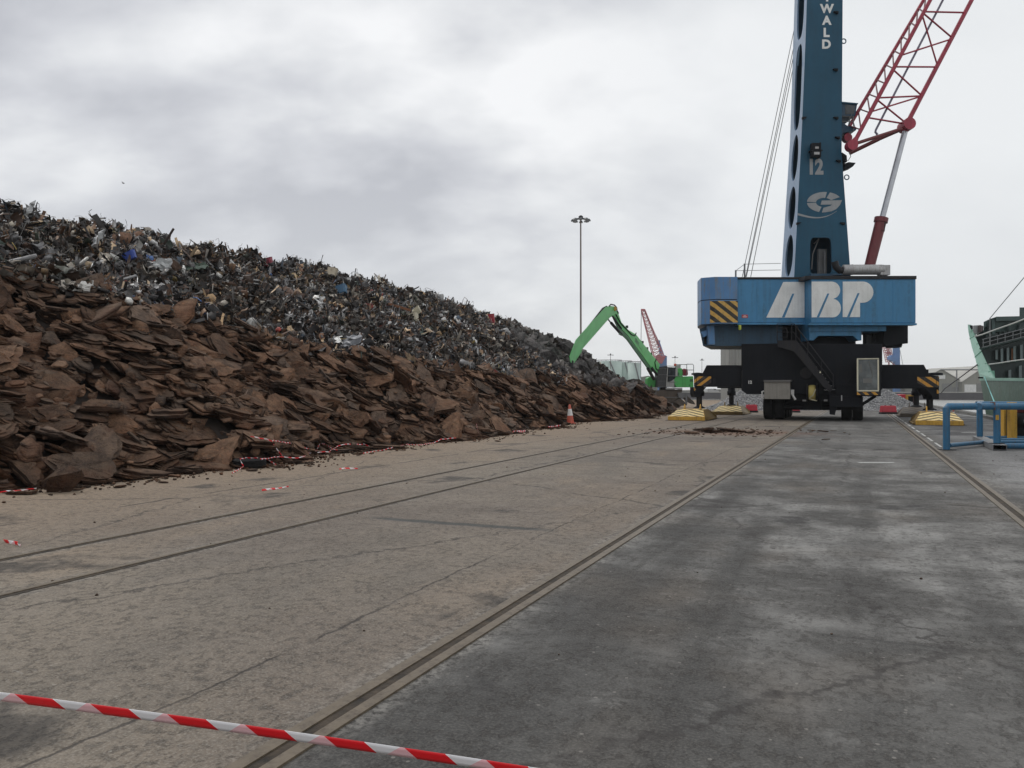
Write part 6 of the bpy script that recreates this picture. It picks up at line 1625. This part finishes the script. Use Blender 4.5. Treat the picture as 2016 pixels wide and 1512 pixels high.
# ================================================================== QUAY EDGE: blue barrier, yellow fenders, ship
D1_, D2_ = 22.6, 22.2
gA = ground(1863, 886)
o = thing('tube_barrier', 'blue welded tube barrier standing on the quay at the right', 'barrier', gA, YAW)
r_ = .098; b = MB()
pA = ground(1863.5, 886); zT = onD(1863, 800.5, 22.6).z
pC = ground(1929, 869.5); pB = ground(1963, 885)
PA, PB, PC = pA, pB, pC
top = lambda p: Vector((p.x, p.y, zT))
endF = onD(2075, 803, PB.dot(F3) - .05); endF.z = zT; endB = PC + (endF - top(PB)).normalized() * 3.6; endB.z = zT
b.path([top(PA) - Z3 * .22, top(PA) - Z3 * .06 + R3 * .01, top(PA) + R3 * .06 , top(PA) + R3 * .22], r_, 14); b.tube(top(PA) + R3 * .15, top(PB), r_, r_, 14); b.tube(top(PB), endF, r_, r_, 14)
b.tube(top(PC) - R3 * .1, endB, r_, r_, 14)
b.tube(top(PA) + R3 * .9, top(PC), r_, r_, 14)
obj('top_rail', b, BLUE4, o)
for p_, zb__ in ((PA, .02), (PB, .17), (PC, .17)):
    b = MB(); b.tube(Vector((p_.x, p_.y, zb__)), top(p_) - Z3 * .04, .092, .092, 14); obj('post', b, BLUE4, o)
b = MB(); q_ = PA + Z3 * .012; b.box(q_, (.36, .34, .016), R3, F3); q_ = PB + Z3 * .176; b.box(q_, (.3, .24, .014), R3, F3); obj('base_plate', b, DARK, o)
b = MB(); bd = (PC - PB).normalized(); bs_ = Vector((bd.y, -bd.x, 0)); st0 = PB - bd * .55; en0 = PC + bd * .35
pr = [(-.17, .012), (.17, .012), (.17, .165), (-.17, .165)]; pi_ = [(-.155, .027), (.155, .027), (.155, .15), (-.155, .15)]
R0 = [st0 + bs_ * x_ + Z3 * z_ for x_, z_ in pr]; R1 = [en0 + bs_ * x_ + Z3 * z_ for x_, z_ in pr]; I0 = [st0 + bs_ * x_ + Z3 * z_ for x_, z_ in pi_]; I1 = [st0 + bd * 1.2 + bs_ * x_ + Z3 * z_ for x_, z_ in pi_]
b.loft([I1, I0, R0, R1], True); obj('skid_beam', b, paint('worn_beam_steel', (.20, .20, .20), .45, .5, (.05, .06, .08), 3), o)
b = MB(); b.tube(Vector((PA.x, PA.y, .13)) + R3 * .08, (PC + (PB - PC) * .5) + Z3 * .11, .062, .062, 12)
ed = (endF - top(PB)); ed.z = 0
for k, off in ((0, .0), (.36, .03), (.68, .03), (1.0, .03)): 
    s0 = PB.lerp(PC, k) + Z3 * (.10 + off) + ed.normalized() * .17; b.tube(s0, s0 + ed * 2.2, .06 if k else .085, .06 if k else .085, 10)
obj('lower_rail', b, BLUE4, o)
b = MB(); b.box(top(PB) - F3 * .10 - R3 * .05 - Z3 * .31, (.09, .012, .14), R3, F3); obj('yellow_tag', b, YELLOW, o)
b = MB(); b.path([top(PB) - R3 * .12 - F3 * .1 - Z3 * .1, top(PB) - R3 * .12 - F3 * .1 + Z3 * .11, top(PB) - R3 * .12 + F3 * .1 + Z3 * .1], .02, 5); obj('rope_lashing', b, paint('brown_lashing', (.12, .06, .05), .8, .2), o)

DF_ = 26.6
gf = ground(1990, 870)
o = thing('fender_stand', 'yellow steel fender stand holding a black roller behind the barrier', 'fender', gf, YAW)
for (x0, x1, yb) in ((1977.5, 1988, 865), (1992, 2003, 871)):
    b = MB(); p0 = ground((x0 + x1) / 2, yb); D_ = p0.dot(F3); a0 = onD(x0, yb, D_); a1 = onD(x1, 795, D_); b.cpoly([(x0, yb), (x1, yb), (x1 - .5, 792), (x0 - .8, 792)], D_, .25); obj('yellow_post', b, YELLOW, o, bevel=.01)
b = MB(); b.crect(1988.5, 800, 1991.5, 868, DF_ + .3, .2); b.crect(2003.5, 802, 2050, 872, DF_ + .2, .6); obj('back_plate', b, DARK, o)
b = MB(); b.lathe(onD(2022, 829, DF_ - .4), F3, [(.1, -.05), (.2, -.05), (.24, 0), (.24, .5)], 20); obj('roller', b, RUBBER, o)
b = MB(); b.lathe(onD(2022, 829, DF_ - .46), F3, [(.02, 0), (.11, .0), (.11, .02)], 14); obj('roller_hub', b, RAILG, o)
b = MB(); b.crect(2003.5, 793, 2040, 812, DF_ + .15, .049); obj('red_panel', b, DRED, o)

# --- the ship
SW = R3 * .80 + F3
def spc(b, pix, D, depth): return b.prism([onD(x, y, D) for x, y in pix], SW * depth)

zs = lambda zx, zy: (1860 + zx / 5.815, 540 + zy / 5.815)
gs = Vector((9.5, 60, -2.4))
ship = thing('cargo_ship', 'green cargo ship with open bow moored at the quay edge', 'ship', gs)
# hull side: runs along the quay at x = 8.6 and bends to the bow
def hp(px, py, D): return onD(px, py, D)
top_pts = [hp(1930, 746.5, 63.5), onS(1945, 746, 8.75), onS(1980, 746, 8.6), onS(2016, 746.5, 8.6)]
last = top_pts[-1]; top_pts += [Vector((8.6, 30, last.z - .1)), Vector((8.6, 8, last.z))]
bot_pts = [Vector((top_pts[0].x + .9, top_pts[0].y - .5, -3)), Vector((top_pts[1].x + .25, top_pts[1].y, -3))] + [Vector((8.6, p.y, -3)) for p in top_pts[2:]]
b = MB(); n_ = len(top_pts)
far_t = [p + Vector((12, 0, 0)) for p in top_pts]; far_b = [p + Vector((12, 0, 0)) for p in bot_pts]
b.add(top_pts + bot_pts + far_t + far_b, [(i, i + 1, n_ + i + 1, n_ + i) for i in range(n_ - 1)] + [(2 * n_ + i, 2 * n_ + i + 1, 3 * n_ + i + 1, 3 * n_ + i) for i in range(n_ - 1)] + [(i, i + 1, 2 * n_ + i + 1, 2 * n_ + i) for i in range(n_ - 1)] + [(0, n_, 3 * n_, 2 * n_), (n_ - 1, 2 * n_ - 1, 4 * n_ - 1, 3 * n_ - 1)])
hull = obj('hull', b, HULL, ship)
b = MB()
for p, q in zip(top_pts[:-1], top_pts[1:]): b.prism([p + Vector((-.06, 0, -.12)), q + Vector((-.06, 0, -.12)), q + Vector((-.06, 0, .06)), p + Vector((-.06, 0, .06))], (.25, 0, 0))
obj('rubbing_strake', b, HULLL, ship)
# bow bulwark: tall flared plate
oute = [(1905.2, 639, 80), (1906.5, 653, 79), (1909.5, 667, 78), (1914, 686, 74), (1919.5, 703, 70), (1924, 722, 67), (1927, 735, 65), (1930, 746.5, 63.5)]
inne = [(1910, 639, 79), (1914.5, 650, 78), (1919.5, 661, 77), (1926, 676, 73), (1932, 692, 69), (1943, 715, 65), (1950, 731, 61.5), (1957.5, 745.5, 57.5)]
for i, (x, y, d) in enumerate(inne):
    if i: inne[i] = (x, y, d)
P0 = [onD(*p) for p in oute]; P1 = [onD(*p) for p in inne]
b = MB(); th = R3 * .25 + F3 * .25
b.add(P0 + P1 + [p + th for p in P0] + [p + th for p in P1], [(i, i + 1, 8 + i + 1, 8 + i) for i in range(7)] + [(16 + i, 24 + i, 24 + i + 1, 16 + i + 1) for i in range(7)] + [(8 + i, 8 + i + 1, 24 + i + 1, 24 + i) for i in range(7)] + [(i, 16 + i, 16 + i + 1, i + 1) for i in range(7)] + [(0, 8, 24, 16), (7, 23, 31, 15)])
obj('bow_bulwark', b, HULLL, ship)
b = MB()
for k in (2, 4): b.path([P0[k] - F3 * .05, P1[k] - F3 * .05], .09, 5)
for k in range(1, 7): 
    b.prism([P1[k] + R3 * -.05, P1[k] + R3 * .3 + Z3 * .05, P1[k] + R3 * .35 - Z3 * .5, P1[k] - Z3 * .55], F3 * .2)
obj('bulwark_rib', b, HULLL, ship)
b = MB(); b.crect(1930, 742, 1936, 745, 62, .3); spc(b, [zs(*p) for p in [(285, 585), (315, 585), (315, 650), (290, 610)]], 78.2, .3); obj('fairlead', b, BLACK, ship)
# dark hold massing
b = MB()
spc(b, [zs(*p) for p in [(345, 705), (445, 640), (1010, 560), (1010, 735), (405, 845)]], 66, 14)
spc(b, [zs(*p) for p in [(405, 840), (1010, 680), (1010, 1192), (565, 1192)]], 64.5, 12)
obj('hold', b, HOLD, ship)
b = MB(); spc(b, [zs(*p) for p in [(445, 545), (520, 510), (590, 487), (1010, 478), (1010, 640), (590, 660), (445, 690)]], 65, 10)
hc = obj('hatch_cover', b, HATCH, ship)
b = MB(); spc(b, [zs(*p) for p in [(585, 485), (1010, 476), (1010, 525), (588, 535)]], 64.6, .39); spc(b, [zs(*p) for p in [(445, 545), (475, 540), (475, 600), (445, 610)]], 64.8, .19); spc(b, [zs(*p) for p in [(540, 520), (575, 510), (575, 700), (540, 705)]], 64.75, .24); spc(b, [zs(*p) for p in [(855, 380), (1010, 375), (1010, 478), (855, 478)]], 66, 4); obj('hatch_rim', b, paint('hatch_rim_green', (.05, .085, .08), .5, .4, (.03, .04, .035), 1), ship)
b = MB()
for x in (490, 505, 720, 850): spc(b, [zs(*p) for p in [(x, 560), (x + 10, 558), (x + 10, 690), (x, 692)]], 64.7, .2)
for k in range(9): spc(b, [zs(*p) for p in [(470 + k * 52, 700 - k * 11), (498 + k * 52, 694 - k * 11), (498 + k * 52, 722 - k * 11), (470 + k * 52, 728 - k * 11)]], 64.2, .25)
obj('coaming_bracket', b, HOLD, ship)
b = MB(); spc(b, [zs(*p) for p in [(395, 845), (1010, 690), (1010, 708), (400, 862)]], 63.6, .8); obj('walkway', b, HATCH, ship)
b = MB()
for off in (0, -48, -90): b.path([onD(*zs(x, y + off), 63.5) for x, y in [(430, 838), (700, 768), (1000, 690)]], .03, 4)
for x in (440, 520, 605, 690, 780, 870): b.path([onD(*zs(x, 835 - (x - 440) * .255), 63.5), onD(*zs(x, 745 - (x - 440) * .255), 63.5)], .03, 4)
obj('deck_railing', b, RAILG, ship)
b = MB()
for k, (x, y0, y1, mt) in enumerate([(580, 870, 975, 0), (640, 855, 1020, 0), (710, 845, 1010, 0), (785, 830, 1000, 0), (862, 812, 985, 0), (730, 1100, 1190, 0), (850, 1050, 1190, 0)]): spc(b, [zs(*p) for p in [(x, y0), (x + 24, y0 - 8), (x + 24, y1), (x, y1)]], 64.2, .28)
obj('hold_frame', b, paint('hold_frame_grey', (.15, .19, .19), .5, .4, (.06, .06, .05), 1), ship)
b = MB(); spc(b, [zs(*p) for p in [(764, 850), (782, 846), (782, 980), (764, 985)]], 64.3, .15); obj('rusty_frame', b, paint('rust_frame', (.25, .10, .04), .7, .3), ship)
b = MB(); spc(b, [zs(*p) for p in [(325, 587), (412, 580), (412, 672), (340, 680), (325, 660)]], 76, 3); obj('forward_house', b, paint('pale_grey_house', (.36, .36, .36), .5, .4, (.2, .15, .13), 1), ship)
b = MB(); spc(b, [zs(*p) for p in [(380, 590), (412, 583), (412, 672), (380, 660)]], 75.9, .09); b.crect(*zs(428, 590), *zs(438, 690), 70, .2); obj('house_door', b, paint('house_brown', (.07, .045, .045), .6, .3), ship)
b = MB(); b.path([onD(*zs(x, y), 62.5) for x, y in [(518, 815), (518, 500)]], .045, 5); obj('deck_post', b, RAILG, ship)
def rope(name, pts, r, mt, label): 
    b = MB(); b.path(pts, r, 6); tag(obj(name, b, mt), label, 'rope', 'mooring ropes of the green ship')
rope('mooring_rope', [onD(*zs(*p), d) for p, d in (((345, 712), 62.5), ((430, 690), 62.0), ((620, 620), 61), ((780, 565), 60), ((1100, 440), 57))], .06, ROPEW, 'upper white rope crossing the dark deckhouse')
rope('mooring_rope', [onD(*zs(*p), d) for p, d in (((500, 1032), 60.6), ((620, 1018), 60.3), ((760, 995), 59.5), ((907, 976), 58), ((1200, 960), 54))], .055, ROPEW, 'lower white rope across the open hold')
gr_ = ground(1845, 786) if False else Vector((QX - .4, 86, .17))
rope('mooring_rope', [onD(*zs(370, 1036), 67), onD(*zs(180, 1178), 80), onD(*zs(0, 1310), 92), onD(1852, 775, 96)], .05, DARK, 'dark mooring rope stretching left from the bow')
rope('mooring_rope', [onD(*zs(452, 1170), 61), onD(*zs(510, 1320), 45), onD(*zs(572, 1475), 26), top(PB) - R3 * .12 + Z3 * .10], .022, ROPEC, 'thin cyan rope falling from the bow to the blue barrier')
rope('stay_wire', [onD(*zs(522, 498), 65), onD(*zs(907, 38), 62), onD(2200, 340, 56)], .03, RAILG, 'thin stay wire rising to the right from the hatch covers')
# skip and frame behind the right outrigger
gk = ground(1800, 800.5)
o = thing('waste_skip', 'red and yellow open steel skip behind the gravel heap', 'skip', gk, YAW)
Dk = gk.dot(F3)
b = MB(); b.cpoly([(1771, 777), (1783, 776), (1783, 791), (1772, 789)], Dk, 1.6); obj('red_side', b, REDP, o)
b = MB(); b.crect(1783.3, 777, 1788, 797, Dk - .05, .6); b.crect(1788.3, 777, 1803, 780, Dk, 1.4); obj('yellow_frame', b, YELLOW, o)
b = MB(); b.crect(1788.3, 780.2, 1799, 799, Dk + .3, 1.2); obj('dark_opening', b, BLACK, o)
b = MB(); b.cpoly([(1799.2, 781), (1803, 782), (1803, 801), (1799.2, 801)], Dk, .2); obj('red_end', b, DRED, o)
bo = ground(1822, 795)

# ================================================================== AIR
hm = bpy.data.materials.new('haze'); hm.use_nodes = True; ht = hm.node_tree; ht.nodes.clear()
hn = NT(ht); ho = hn.n('ShaderNodeOutputMaterial'); hv = hn.n('ShaderNodeVolumePrincipled', {'Color': (0.93, 0.95, 0.97, 1), 'Density': 0.00022, 'Anisotropy': 0.2})
ht.links.new(hv.outputs[0], ho.inputs['Volume'])
b = MB(); b.span((-1310, -140, -4.6), (1310, 1310, 44))
tag(obj('haze', b, hm), kind='stuff')
scene.cycles.volume_bounces = 2
